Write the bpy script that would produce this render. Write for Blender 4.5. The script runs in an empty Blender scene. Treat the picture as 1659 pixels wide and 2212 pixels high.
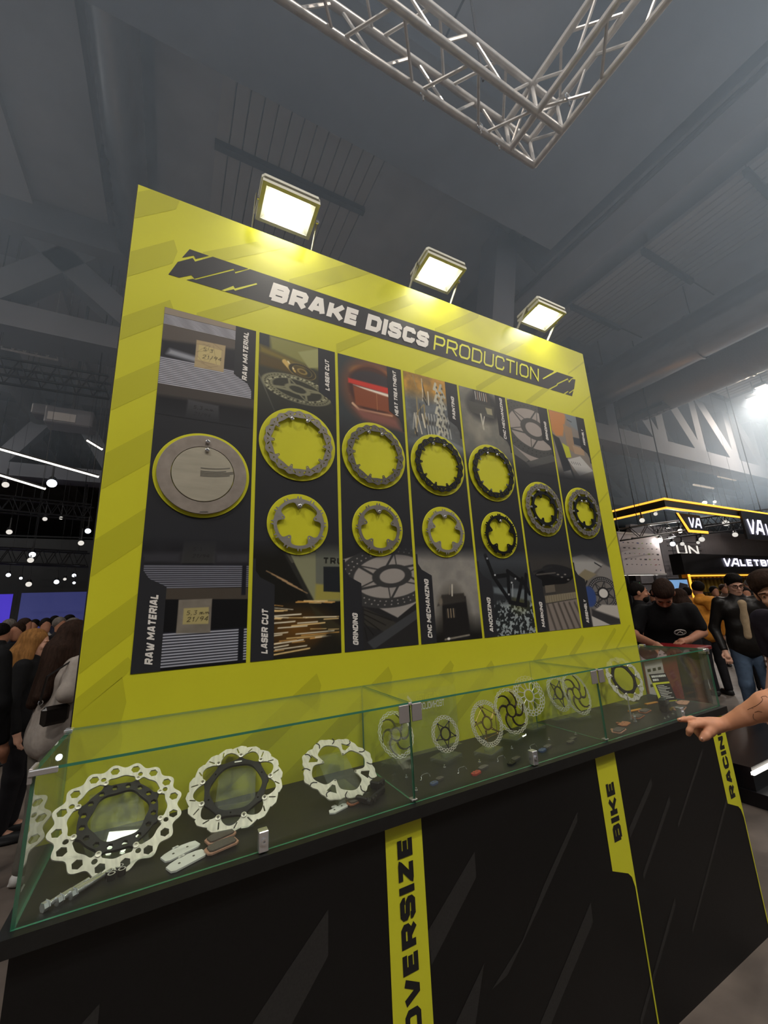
import bpy, bmesh, math, random
import numpy as np
from mathutils import Vector, Matrix
from mathutils.geometry import tessellate_polygon, delaunay_2d_cdt
random.seed(7); RNG = np.random.default_rng(7)
sc = bpy.context.scene
COL = sc.collection
PI = math.pi
# ------------------------------------------------------------------ camera (solved from the photograph, frame 1659x2212)
PW, PH, FPX = 1659, 2212, 859.157
CAM = np.array([0.23409, -1.55982, 1.55437])
RC = np.array([[0.88488, -0.46327, -0.04862], [0.06673, 0.22939, -0.97104], [0.46101, 0.85601, 0.2339]])
cam_d = bpy.data.cameras.new('camera'); cam = bpy.data.objects.new('camera', cam_d); COL.objects.link(cam)
cam_d.sensor_fit = 'HORIZONTAL'; cam_d.sensor_width = 36.0; cam_d.lens = FPX / PW * 36.0
cam_d.clip_start = 0.02; cam_d.clip_end = 300
cam.matrix_world = Matrix(((RC[0][0], -RC[1][0], -RC[2][0], CAM[0]), (RC[0][1], -RC[1][1], -RC[2][1], CAM[1]),
                           (RC[0][2], -RC[1][2], -RC[2][2], CAM[2]), (0, 0, 0, 1)))
sc.camera = cam
def ray(u, v): return RC.T @ np.array([(u - PW / 2) / FPX, (v - PH / 2) / FPX, 1.0])
def atY(u, v, y): d = ray(u, v); return CAM + d * ((y - CAM[1]) / d[1])
def atX(u, v, x): d = ray(u, v); return CAM + d * ((x - CAM[0]) / d[0])
def atZ(u, v, z): d = ray(u, v); return CAM + d * ((z - CAM[2]) / d[2])
def atD(u, v, dep): return CAM + ray(u, v) * dep
# ------------------------------------------------------------------ world, exposure, hall light
world = bpy.data.worlds.new('World'); sc.world = world; world.use_nodes = True
bg = world.node_tree.nodes['Background']; bg.inputs[0].default_value = (0.80, 0.86, 1.0, 1); bg.inputs[1].default_value = 0.0   # closed hall: no open sky
sc.view_settings.view_transform = 'Standard'; sc.view_settings.look = 'None'
sc.view_settings.exposure = 0.22; sc.view_settings.gamma = 1.0; sc.view_settings.use_curve_mapping = False
try:
    sc.cycles.max_bounces = 8; sc.cycles.transparent_max_bounces = 24; sc.cycles.volume_bounces = 2
    sc.cycles.caustics_reflective = False; sc.cycles.caustics_refractive = False
    sc.cycles.use_denoising = True; sc.cycles.sample_clamp_indirect = 3.0
except Exception: pass
HALL_LAMP_W = 190.0
FLOOD_W = 25.0
# ------------------------------------------------------------------ materials
def lin(c):
    if isinstance(c, str): c = tuple(int(c[i:i + 2], 16) / 255 for i in (0, 2, 4))
    return tuple(x / 12.92 if x <= 0.04045 else ((x + 0.055) / 1.055) ** 2.4 for x in c[:3])
_M = {}
def mat(name, col, rough=0.6, metal=0.0, spec=0.5, var=0.0, vscale=6.0, bump=0.0, bscale=40.0, stretch=None, coat=0.0):
    if name in _M: return _M[name]
    m = bpy.data.materials.new(name); m.use_nodes = True; nt = m.node_tree; b = nt.nodes['Principled BSDF']
    c = lin(col); b.inputs['Base Color'].default_value = (*c, 1); b.inputs['Roughness'].default_value = rough
    b.inputs['Metallic'].default_value = metal; b.inputs['Specular IOR Level'].default_value = spec
    if coat: b.inputs['Coat Weight'].default_value = coat; b.inputs['Coat Roughness'].default_value = 0.1
    if var or bump:
        tc = nt.nodes.new('ShaderNodeTexCoord'); mp = nt.nodes.new('ShaderNodeMapping')
        nt.links.new(tc.outputs['Object'], mp.inputs['Vector'])
        if stretch: mp.inputs['Scale'].default_value = stretch
    if var:
        n = nt.nodes.new('ShaderNodeTexNoise'); n.inputs['Scale'].default_value = vscale; n.inputs['Detail'].default_value = 6
        r = nt.nodes.new('ShaderNodeMapRange'); r.inputs['From Min'].default_value = .3; r.inputs['From Max'].default_value = .7
        r.inputs['To Min'].default_value = 1 - var; r.inputs['To Max'].default_value = 1 + var
        x = nt.nodes.new('ShaderNodeVectorMath'); x.operation = 'SCALE'; x.inputs[0].default_value = c
        nt.links.new(mp.outputs[0], n.inputs['Vector']); nt.links.new(n.outputs['Fac'], r.inputs['Value'])
        nt.links.new(r.outputs[0], x.inputs['Scale']); nt.links.new(x.outputs[0], b.inputs['Base Color'])
    if bump:
        n2 = nt.nodes.new('ShaderNodeTexNoise'); n2.inputs['Scale'].default_value = bscale; n2.inputs['Detail'].default_value = 4
        bp = nt.nodes.new('ShaderNodeBump'); bp.inputs['Strength'].default_value = bump; bp.inputs['Distance'].default_value = 0.01
        nt.links.new(mp.outputs[0], n2.inputs['Vector']); nt.links.new(n2.outputs['Fac'], bp.inputs['Height']); nt.links.new(bp.outputs[0], b.inputs['Normal'])
    _M[name] = m; return m
def emit(name, col, s):
    if name in _M: return _M[name]
    m = bpy.data.materials.new(name); m.use_nodes = True; b = m.node_tree.nodes['Principled BSDF']; c = lin(col)
    b.inputs['Base Color'].default_value = (*c, 1); b.inputs['Emission Color'].default_value = (*c, 1); b.inputs['Emission Strength'].default_value = s
    _M[name] = m; return m
def pane_mat(name, tint=(0.93, 0.97, 0.94), f0=1.45, rough=0.0, haze=0.0):
    if name in _M: return _M[name]
    m = bpy.data.materials.new(name); m.use_nodes = True; nt = m.node_tree; nt.nodes.clear()
    o = nt.nodes.new('ShaderNodeOutputMaterial'); t = nt.nodes.new('ShaderNodeBsdfTransparent'); t.inputs[0].default_value = (*tint, 1)
    g = nt.nodes.new('ShaderNodeBsdfGlossy'); g.inputs['Roughness'].default_value = rough; g.inputs[0].default_value = (1, 1, 1, 1)
    lw = nt.nodes.new('ShaderNodeLayerWeight'); lw.inputs['Blend'].default_value = .5
    pw = nt.nodes.new('ShaderNodeMath'); pw.operation = 'POWER'; pw.inputs[1].default_value = 5.0; nt.links.new(lw.outputs['Facing'], pw.inputs[0])
    fr = nt.nodes.new('ShaderNodeMapRange'); fr.inputs['To Min'].default_value = f0; nt.links.new(pw.outputs[0], fr.inputs['Value'])
    mx = nt.nodes.new('ShaderNodeMixShader'); nt.links.new(fr.outputs[0], mx.inputs[0]); nt.links.new(t.outputs[0], mx.inputs[1]); nt.links.new(g.outputs[0], mx.inputs[2])
    last = mx
    if haze:
        d = nt.nodes.new('ShaderNodeBsdfDiffuse'); d.inputs[0].default_value = (.8, .85, .8, 1)
        m2 = nt.nodes.new('ShaderNodeMixShader'); m2.inputs[0].default_value = haze
        nt.links.new(mx.outputs[0], m2.inputs[1]); nt.links.new(d.outputs[0], m2.inputs[2]); last = m2
    nt.links.new(last.outputs[0], o.inputs[0]); _M[name] = m; return m
def print_mat():
    if 'print' in _M: return _M['print']
    m = bpy.data.materials.new('print'); m.use_nodes = True; nt = m.node_tree; b = nt.nodes['Principled BSDF']
    a = nt.nodes.new('ShaderNodeAttribute'); a.attribute_name = 'Col'; nt.links.new(a.outputs['Color'], b.inputs['Base Color'])
    b.inputs['Roughness'].default_value = 0.42; b.inputs['Specular IOR Level'].default_value = 0.35
    _M['print'] = m; return m
M = lambda n: _M[n]
mat('board_yellow', 'd6d42e', .42, spec=.35, var=.03, vscale=3)
mat('board_tone', 'c2c02a', .42, spec=.35)
mat('print_black', '2b2c30', .45, spec=.35)
mat('print_white', 'ece8e2', .5)
mat('print_yellow', 'dcdc30', .45)
mat('board_side', '1c1c1e', .6)
mat('counter_black', '080809', .5, spec=.4, var=.25, vscale=220, bump=.04, bscale=400)
mat('counter_grey', '2e2d2c', .55, spec=.3, var=.15, vscale=200)
mat('counter_slab', '141515', .45, var=.2, vscale=60)
mat('steel', 'b9b4ae', .38, metal=.75, var=.10, vscale=30, stretch=(1, 1, 8))
mat('steel_bright', 'e6dfd2', .38, metal=.35, var=.16, vscale=14, stretch=(9, 1, 1.5))
mat('steel_grey', '8d8780', .45, metal=.6, var=.1, vscale=20)
mat('steel_dark', '6c6863', .45, metal=.6, var=.1, vscale=20)
mat('raw_plate', '948a80', .5, metal=.25, var=.16, vscale=22)
mat('raw_plate_in', 'b3ac99', .42, metal=.3, var=.10, vscale=7, stretch=(1, 1, 6))
mat('black_metal', '101011', .4, metal=.2, spec=.5)
mat('chrome', 'dcdcde', .18, metal=.75)
mat('gold_anod', '8f7a3c', .35, metal=.8)
mat('lamp_body', 'd2d2c2', .5, metal=.1)
mat('alu', 'e4e1de', .30, metal=.35, var=.12, vscale=14)
mat('green_edge', '3c8266', .15, spec=.8)
emit('lamp_face', 'fffbe8', FLOOD_W); mat('lamp_reflector', 'e6e6d8', .5)
emit('led_white', 'fff8ea', 3.0)
emit('led_gold', 'ffb53c', 1.25)
emit('sign_white', 'e4e2ff', 1.15)
pane_mat('pane', (0.955, 0.985, 0.965), .045, haze=.010)
pane_mat('acrylic', (0.96, 0.98, 0.965), .045, haze=.03)
print_mat()
# ------------------------------------------------------------------ mesh helpers
class MB:
    def __init__(s): s.v = []; s.f = []; s.m = []; s.mi = 0
    def add(s, vs, fs):
        o = len(s.v); s.v += [tuple(map(float, p)) for p in vs]; s.f += [tuple(i + o for i in f) for f in fs]; s.m += [s.mi] * len(fs); return s
    def box(s, x0, x1, y0, y1, z0, z1):
        return s.add([(x0, y0, z0), (x1, y0, z0), (x1, y1, z0), (x0, y1, z0), (x0, y0, z1), (x1, y0, z1), (x1, y1, z1), (x0, y1, z1)],
                     [(0, 3, 2, 1), (4, 5, 6, 7), (0, 1, 5, 4), (1, 2, 6, 5), (2, 3, 7, 6), (3, 0, 4, 7)])
    def cbox(s, x0, x1, y0, y1, z0, z1, c):
        # box with bevelled edges (chamfer c)
        vs = []
        for x, sx in ((x0, 1), (x1, -1)):
            for y, sy in ((y0, 1), (y1, -1)):
                for z, sz in ((z0, 1), (z1, -1)):
                    vs += [(x, y + sy * c, z + sz * c), (x + sx * c, y, z + sz * c), (x + sx * c, y + sy * c, z)]
        bm = bmesh.new()
        for v in vs: bm.verts.new(v)
        bmesh.ops.convex_hull(bm, input=bm.verts); bm.verts.index_update()
        r = s.add([v.co[:] for v in bm.verts], [[v.index for v in f.verts] for f in bm.faces]); bm.free(); return r
    def hull(s, pts):
        bm = bmesh.new()
        for v in pts: bm.verts.new(tuple(map(float, v)))
        r = bmesh.ops.convex_hull(bm, input=bm.verts)
        bmesh.ops.delete(bm, geom=[e for e in r['geom_interior'] if isinstance(e, bmesh.types.BMVert)], context='VERTS')
        bm.verts.index_update(); r = s.add([v.co[:] for v in bm.verts], [[v.index for v in f.verts] for f in bm.faces]); bm.free(); return r
    def beam(s, p, q, w, h, up=(0, 0, 1)):
        p = Vector(p); q = Vector(q); d = (q - p).normalized(); up = Vector(up)
        if abs(d.dot(up)) > .98: up = Vector((0, 1, 0))
        a = d.cross(up).normalized() * w / 2; b = a.normalized().cross(d).normalized() * h / 2
        vs = [p - a - b, p + a - b, p + a + b, p - a + b, q - a - b, q + a - b, q + a + b, q - a + b]
        return s.add(vs, [(0, 1, 2, 3), (7, 6, 5, 4), (0, 4, 5, 1), (1, 5, 6, 2), (2, 6, 7, 3), (3, 7, 4, 0)])
    def tube(s, p, q, r, n=8, r2=None, caps=True):
        p = Vector(p); q = Vector(q); d = (q - p).normalized(); r2 = r if r2 is None else r2
        a = d.orthogonal().normalized(); b = d.cross(a)
        vs = [p + (a * math.cos(2 * PI * i / n) + b * math.sin(2 * PI * i / n)) * r for i in range(n)] + [q + (a * math.cos(2 * PI * i / n) + b * math.sin(2 * PI * i / n)) * r2 for i in range(n)]
        fs = [(i, (i + 1) % n, n + (i + 1) % n, n + i) for i in range(n)]
        if caps: fs += [tuple(range(n - 1, -1, -1)), tuple(range(n, 2 * n))]
        return s.add(vs, fs)
    def path(s, pts, r, n=6, closed=False):
        pts = [Vector(p) for p in pts]; N = len(pts); rings = []; prev = None
        for i, p in enumerate(pts):
            if closed: d = pts[(i + 1) % N] - pts[i - 1]
            else: d = pts[min(i + 1, N - 1)] - pts[max(i - 1, 0)]
            d.normalize(); a = d.orthogonal().normalized() if prev is None else (prev - d * prev.dot(d)).normalized(); prev = a; b = d.cross(a)
            rr = r[i] if hasattr(r, '__len__') else r
            rings.append([p + (a * math.cos(2 * PI * k / n) + b * math.sin(2 * PI * k / n)) * rr for k in range(n)])
        vs = [v for g in rings for v in g]; fs = []
        for i in range(N if closed else N - 1):
            j = (i + 1) % N
            fs += [(i * n + k, i * n + (k + 1) % n, j * n + (k + 1) % n, j * n + k) for k in range(n)]
        if not closed: fs += [tuple(range(n - 1, -1, -1)), tuple((N - 1) * n + k for k in range(n))]
        return s.add(vs, fs)
    def lathe(s, prof, n=24, c=(0, 0, 0), axis='z'):
        vs = []
        for r, h in prof:
            for k in range(n):
                a = 2 * PI * k / n; x, y = r * math.cos(a), r * math.sin(a)
                p = (x, y, h) if axis == 'z' else ((x, h, y) if axis == 'y' else (h, x, y))
                vs.append((p[0] + c[0], p[1] + c[1], p[2] + c[2]))
        fs = [(i * n + k, i * n + (k + 1) % n, (i + 1) * n + (k + 1) % n, (i + 1) * n + k) for i in range(len(prof) - 1) for k in range(n)]
        ring = prof[0] == prof[-1] or (len(prof) == 2 and (prof[0][1] == prof[1][1] or prof[0][0] == prof[1][0] and abs(prof[1][1] - prof[0][1]) < .1)) or (len(prof) > 3 and prof[0][0] == prof[-1][0] and prof[0][0] < max(r for r, _ in prof) and prof[1][0] != prof[0][0] * 0)
        if prof[0][0] > 0 and not ring: fs.append(tuple(range(n - 1, -1, -1)))
        if prof[-1][0] > 0 and not ring: fs.append(tuple((len(prof) - 1) * n + k for k in range(n)))
        return s.add(vs, fs)
    def ball(s, c, r, n=10, m=7):
        r = (r, r, r) if not hasattr(r, '__len__') else r
        vs = [(c[0], c[1], c[2] - r[2])]
        for i in range(1, m):
            t = -PI / 2 + PI * i / m
            vs += [(c[0] + r[0] * math.cos(t) * math.cos(2 * PI * k / n), c[1] + r[1] * math.cos(t) * math.sin(2 * PI * k / n), c[2] + r[2] * math.sin(t)) for k in range(n)]
        vs.append((c[0], c[1], c[2] + r[2])); L = len(vs) - 1
        fs = [(0, 1 + (k + 1) % n, 1 + k) for k in range(n)]
        for i in range(m - 2): fs += [(1 + i * n + k, 1 + i * n + (k + 1) % n, 1 + (i + 1) * n + (k + 1) % n, 1 + (i + 1) * n + k) for k in range(n)]
        fs += [(1 + (m - 2) * n + k, 1 + (m - 2) * n + (k + 1) % n, L) for k in range(n)]
        return s.add(vs, fs)
    def plate(s, loops, th, y=0.0):
        # loops: outer then holes, lists of (x, z); a slab from y (front) to y + th (back)
        flat = [Vector((a, b)) for L in loops for a, b in L]; ed = []; o = 0
        for L in loops: k = len(L); ed += [(o + i, o + (i + 1) % k) for i in range(k)]; o += k
        V, _, F = delaunay_2d_cdt(flat, ed, [], 0, 1e-8)[:3]; F = np.array([f for f in F if len(f) == 3]); P = np.array([(p.x, p.y) for p in V]); c = P[F].mean(1); ins = np.zeros(len(F), bool)
        for i, j in ed:
            (x0, y0), (x1, y1) = flat[i], flat[j]
            if y0 != y1: ins ^= ((y0 <= c[:, 1]) != (y1 <= c[:, 1])) & (c[:, 0] < x0 + (c[:, 1] - y0) / (y1 - y0) * (x1 - x0))
        F = F[ins]; ar = (P[F[:, 1], 0] - P[F[:, 0], 0]) * (P[F[:, 2], 1] - P[F[:, 0], 1]) - (P[F[:, 1], 1] - P[F[:, 0], 1]) * (P[F[:, 2], 0] - P[F[:, 0], 0])
        F[ar < 0] = F[ar < 0][:, ::-1]; n = len(P); vs = [(x, y, z) for x, z in P] + [(x, y + th, z) for x, z in P]
        fs = [tuple(f) for f in F.tolist()] + [(n + a, n + c_, n + b) for a, b, c_ in F.tolist()]
        s.add(vs, fs); m0 = len(flat); vs = [(p.x, y, p.y) for p in flat] + [(p.x, y + th, p.y) for p in flat]
        return s.add(vs, [(i, m0 + i, m0 + j, j) for i, j in ed])
    def flat(s, poly, y):
        # polygon facing -y
        P = [Vector((a, 0, b)) for a, b in poly]; fs = []
        for a, b, c in tessellate_polygon([P]):
            A, B, Cc = P[a], P[b], P[c]
            if (B.x - A.x) * (Cc.z - A.z) - (B.z - A.z) * (Cc.x - A.x) < 0: b, c = c, b
            fs.append((a, b, c))
        return s.add([(p.x, y, p.z) for p in P], fs)
    def mesh(s, name, mats, smooth=False):
        me = bpy.data.meshes.new(name); me.from_pydata(s.v, [], s.f)
        for m in (mats if isinstance(mats, (list, tuple)) else [mats]): me.materials.append(M(m) if isinstance(m, str) else m)
        if len(set(s.m)) > 1: me.polygons.foreach_set('material_index', s.m)
        if smooth:
            me.polygons.foreach_set('use_smooth', [True] * len(me.polygons))
            try: me.set_sharp_from_angle(angle=math.radians(smooth if smooth > 1 else 40))
            except Exception: pass
        me.update(); return me
    def build(s, name, mats, parent=None, smooth=False, loc=None, rot=None):
        return link(name, s.mesh(name, mats, smooth), parent, loc, rot)
def link(name, me, parent=None, loc=None, rot=None):
    o = bpy.data.objects.new(name, me); COL.objects.link(o)
    if parent is not None: o.parent = parent
    if loc is not None: o.location = loc
    if rot is not None: o.rotation_euler = rot
    return o
def tag(o, label, cat, group=None):
    o['label'] = label; o['category'] = cat
    if group: o['group'] = group
    return o
def thing(name, label, cat, loc=(0, 0, 0), rot=(0, 0, 0), group=None):
    o = link(name, None, None, loc, rot); o.empty_display_size = .05; return tag(o, label, cat, group)
def struct(o): o['kind'] = 'structure'; return o
def rotpt(p, a): c, s_ = math.cos(a), math.sin(a); return (p[0] * c - p[1] * s_, p[0] * s_ + p[1] * c)
# ------------------------------------------------------------------ stroke lettering
_O = [(.18, 0), (.82, 0), (1, .18), (1, .82), (.82, 1), (.18, 1), (0, .82), (0, .18), (.18, 0), (.82, 0)]
GL = {
 'A': (1.0, [[(0, -.06), (.36, 1), (.64, 1), (1, -.06)], [(.16, .27), (.84, .27)]]),
 'B': (.95, [[(0, 0), (0, 1), (.84, 1), (.98, .88), (.98, .64), (.86, .53), (0, .53)], [(.86, .53), (1, .41), (1, .13), (.85, 0), (-.0, 0)]]),
 'C': (.92, [[(1, .70), (1, .84), (.84, 1), (.16, 1), (0, .84), (0, .16), (.16, 0), (.84, 0), (1, .16), (1, .30)]]),
 'D': (.98, [[(0, 0), (0, 1), (.80, 1), (1, .80), (1, .20), (.80, 0), (0, 0), (0, .2)]]),
 'E': (.85, [[(1.08, 1), (0, 1), (0, 0), (1.08, 0)], [(0, .5), (.98, .5)]]),
 'F': (.82, [[(1.08, 1), (0, 1), (0, -.1)], [(0, .5), (.95, .5)]]),
 'G': (.96, [[(1, .72), (1, .84), (.84, 1), (.16, 1), (0, .84), (0, .16), (.16, 0), (.84, 0), (1, .16), (1, .5), (.5, .5)]]),
 'H': (.98, [[(0, -.1), (0, 1.1)], [(1, -.1), (1, 1.1)], [(0, .5), (1, .5)]]),
 'I': (.28, [[(.5, -.1), (.5, 1.1)]]),
 'K': (.98, [[(0, -.1), (0, 1.1)], [(1.05, 1.08), (.42, .5), (0, .5)], [(.42, .5), (1.08, -.08)]]),
 'L': (.82, [[(0, 1.1), (0, 0), (1.08, 0)]]),
 'M': (1.2, [[(0, -.1), (0, 1), (.5, .28), (1, 1), (1, -.1)]]),
 'N': (1.0, [[(0, -.1), (0, 1), (1, 0), (1, 1.1)]]),
 'O': (1.0, [_O]),
 'P': (.92, [[(0, -.1), (0, 1), (.84, 1), (1, .86), (1, .58), (.84, .42), (0, .42)]]),
 'R': (.95, [[(0, -.1), (0, 1), (.84, 1), (1, .86), (1, .60), (.84, .45), (0, .45)], [(.5, .45), (1.05, -.08)]]),
 'S': (.92, [[(1, .72), (1, .86), (.86, 1), (.14, 1), (0, .86), (0, .66), (.14, .54), (.86, .48), (1, .36), (1, .14), (.86, 0), (.14, 0), (0, .14), (0, .28)]]),
 'T': (.92, [[(-.08, 1), (1.08, 1)], [(.5, 1), (.5, -.1)]]),
 'U': (.98, [[(0, 1.1), (0, .16), (.16, 0), (.84, 0), (1, .16), (1, 1.1)]]),
 'V': (1.0, [[(-.02, 1.08), (.42, 0), (.58, 0), (1.02, 1.08)]]),
 'W': (1.35, [[(0, 1.1), (.2, 0), (.34, 0), (.5, .8), (.66, 0), (.8, 0), (1, 1.1)]]),
 'X': (1.0, [[(0, 1.05), (1, -.05)], [(0, -.05), (1, 1.05)]]),
 'Y': (.98, [[(-.02, 1.05), (.5, .48), (1.02, 1.05)], [(.5, .5), (.5, -.1)]]),
 'Z': (.92, [[(-.06, 1), (1, 1), (0, 0), (1.06, 0)]]),
 '1': (.5, [[(.1, .75), (.6, 1), (.6, 0)]]), '2': (.7, [[(0, .8), (.2, 1), (.8, 1), (1, .75), (0, 0), (1, 0)]]),
 '3': (.7, [[(0, 1), (.9, 1), (.5, .58), (1, .4), (.9, .05), (.5, 0), (0, .1)]]), '4': (.75, [[(.7, 0), (.7, 1), (0, .35), (1, .35)]]),
 '5': (.7, [[(1, 1), (.1, 1), (.05, .55), (.7, .6), (1, .3), (.7, 0), (0, .05)]]), '9': (.7, [[(1, .6), (.3, .5), (0, .75), (.4, 1), (1, .9), (.9, .4), (.5, 0)]]),
 ',': (.3, [[(.5, .1), (.2, -.2)]]), '/': (.5, [[(0, -.1), (1, 1.1)]]), "'": (.3, [[(.5, 1), (.4, .75)]]), '-': (.5, [[(0, .5), (1, .5)]]),
 'm': (1.0, [[(0, 0), (0, .5), (.25, .5), (.45, 0), (.45, .5), (.7, .5), (.9, 0), (1, .2)]]),
}
VA = (2.0, [[(0, 1.1), (.11, .02), (.16, .02), (.42, .98), (.45, .98)], [(.42, -.02), (.50, .02), (.78, 1), (.97, 1), (1.0, -.1)], [(.60, .38), (.99, .25)]])
def strips(pl, w, t, asp):
    # each stroke segment is a bar, each bend gets its outer corner filled
    out = []; P = [Vector((t / 2 + x * (w - t), t / 2 + y * (1 - t))) for x, y in pl]; h = t / 2
    D = [(P[i + 1] - P[i]).normalized() for i in range(len(P) - 1)]
    for i, d in enumerate(D): n = Vector((-d.y, d.x)) * h; out.append([P[i] - n, P[i + 1] - n, P[i + 1] + n, P[i] + n])
    for i in range(1, len(P) - 1):
        d0, d1 = D[i - 1], D[i]; cr = d0.x * d1.y - d0.y * d1.x
        if abs(cr) < 1e-3: continue
        s_ = -1 if cr > 0 else 1; n0 = Vector((-d0.y, d0.x)) * s_; n1 = Vector((-d1.y, d1.x)) * s_; m = n0 + n1
        m = m.normalized() * h * min(1 / max(m.normalized().dot(n0), .4), 1.5); out.append([P[i], P[i] + n0 * h, P[i] + m, P[i] + n1 * h])
    return out
def text_polys(txt, cap, t=.25, gap=.16, shear=0.0, width=None, glyph=None):
    # quads (x, z) with baseline start at 0,0; width squeezes the whole line
    x = 0.0; polys = []
    for ch in txt:
        if ch == ' ': x += .42; continue
        w, pls = (glyph or GL).get(ch, GL['I']) if ch != '@' else VA
        w = w if ch != 'I' else max(t, .2)
        for pl in pls:
            if ch == 'I':
                polys.append([Vector((x, 0)), Vector((x + t, 0)), Vector((x + t, 1)), Vector((x, 1))]); continue
            for q in strips(pl, w, t, 1): polys.append([Vector((p.x + x, min(max(p.y, 0), 1) if ch not in ",'" else p.y)) for p in q])
        x += w + gap
    x -= gap; sx = cap if width is None else width / x
    return [[(p.x * sx + p.y * cap * shear, p.y * cap) for p in q] for q in polys], x * sx
def text_mesh(mb, txt, cap, org, y, t=.25, gap=.16, shear=0.0, width=None, rot=0.0, mirror=False):
    P, w = text_polys(txt, cap, t, gap, shear, width)
    for n_, q in enumerate(P):
        y_ = y - n_ * 1.2e-5        # overlapping bars of one letter must not be coplanar
        if mirror: q = [(w - a, b) for a, b in q]
        r = [rotpt(p, rot) for p in q]; pts = [(org[0] + a, org[1] + b) for a, b in r]
        ar = sum(pts[i][0] * pts[(i + 1) % 4][1] - pts[(i + 1) % 4][0] * pts[i][1] for i in range(4))
        if ar < 0: pts = pts[::-1]
        mb.add([(a, y_, b) for a, b in pts], [(0, 1, 2, 3)])
    return w
# ------------------------------------------------------------------ painted (printed) picture: a fine grid with its print colours
def noise2(u, v, s, seed=0):
    r = np.random.default_rng(seed); out = np.zeros_like(u); amp = 1.0
    for o in range(4):
        n = 64; g = r.random((n, n)); x = u * s; y = v * s; xi = np.floor(x).astype(int); yi = np.floor(y).astype(int); fx = x - xi; fy = y - yi
        fx = fx * fx * (3 - 2 * fx); fy = fy * fy * (3 - 2 * fy)
        a = g[xi % n, yi % n]; b = g[(xi + 1) % n, yi % n]; c = g[xi % n, (yi + 1) % n]; d = g[(xi + 1) % n, (yi + 1) % n]
        out += amp * ((a * (1 - fx) + b * fx) * (1 - fy) + (c * (1 - fx) + d * fx) * fy); amp *= .5; s *= 2.1
    return out / 1.875
class Paint:
    def __init__(s, w, h, nx, nz, base):
        s.u, s.v = np.meshgrid(np.linspace(0, w, nx), np.linspace(0, h, nz)); s.w, s.h = w, h; s.nx, s.nz = nx, nz; s.aa = w / nx * .7
        s.c = np.empty(s.u.shape + (3,)); s.c[:] = s.rgb(base)
    def rgb(s, c): return np.array([int(c[i:i + 2], 16) / 255 for i in (0, 2, 4)]) if isinstance(c, str) else np.array(c, float)
    def put(s, mask, col):
        m = np.clip(mask, 0, 1)[..., None]; col = s.rgb(col) if not isinstance(col, np.ndarray) or col.ndim == 1 else col
        s.c = s.c * (1 - m) + col * m
    def sm(s, d, soft=None): k = soft or s.aa; return np.clip(.5 - d / (2 * k), 0, 1)
    def poly(s, pts, col, a=1.0, soft=None):
        d = np.full(s.u.shape, 1e9); ins = np.zeros(s.u.shape, bool); n = len(pts)
        for i in range(n):
            (x0, y0), (x1, y1) = pts[i], pts[(i + 1) % n]; ex, ey = x1 - x0, y1 - y0; t = np.clip(((s.u - x0) * ex + (s.v - y0) * ey) / (ex * ex + ey * ey + 1e-12), 0, 1)
            d = np.minimum(d, np.hypot(s.u - x0 - t * ex, s.v - y0 - t * ey))
            cond = (y0 <= s.v) != (y1 <= s.v)
            with np.errstate(divide='ignore', invalid='ignore'): xi = x0 + (s.v - y0) / (ey if ey else 1e-12) * ex
            ins ^= cond & (s.u < xi)
        s.put(s.sm(np.where(ins, -d, d), soft) * a, col)
    def line(s, p, q, w, col, a=1.0, soft=None):
        ex, ey = q[0] - p[0], q[1] - p[1]; t = np.clip(((s.u - p[0]) * ex + (s.v - p[1]) * ey) / (ex * ex + ey * ey + 1e-12), 0, 1)
        s.put(s.sm(np.hypot(s.u - p[0] - t * ex, s.v - p[1] - t * ey) - w / 2, soft) * a, col)
    def ell(s, c, rx, ry, col, ang=0, a=1.0, soft=None, ring=None):
        x, y = s.u - c[0], s.v - c[1]; ca, sa = math.cos(ang), math.sin(ang); X = x * ca + y * sa; Y = -x * sa + y * ca
        k = np.hypot(X / rx, Y / ry); d = (k - 1) * min(rx, ry)
        if ring: d = np.abs(d) - ring / 2
        s.put(s.sm(d, soft) * a, col)
    def build(s, name, x0, z0, y, parent):
        nx, nz = s.nx, s.nz; xs = (s.u + x0).ravel(); zs = (s.v + z0).ravel(); co = np.stack([xs, np.full_like(xs, y), zs], 1)
        i = np.arange(nx * nz).reshape(nz, nx); q = np.stack([i[:-1, :-1], i[:-1, 1:], i[1:, 1:], i[1:, :-1]], -1).reshape(-1, 4)
        me = grid_mesh(name, co, q); c = np.clip(s.c.reshape(-1, 3), 0, 1); l = np.where(c <= .04045, c / 12.92, ((c + .055) / 1.055) ** 2.4)
        at = me.color_attributes.new('Col', 'FLOAT_COLOR', 'POINT'); at.data.foreach_set('color', np.concatenate([l, np.ones((len(l), 1))], 1).astype(np.float32).ravel())
        me.materials.append(M('print')); return link(name, me, parent)
def grid_mesh(name, co, q):
    me = bpy.data.meshes.new(name); me.vertices.add(len(co)); me.vertices.foreach_set('co', np.asarray(co, np.float32).ravel())
    n, k = q.shape; me.loops.add(n * k); me.loops.foreach_set('vertex_index', q.astype(np.int32).ravel()); me.polygons.add(n)
    me.polygons.foreach_set('loop_start', (np.arange(n) * k).astype(np.int32))
    try: me.polygons.foreach_set('loop_total', np.full(n, k, np.int32))
    except Exception: pass
    me.update(calc_edges=True); return me
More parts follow.
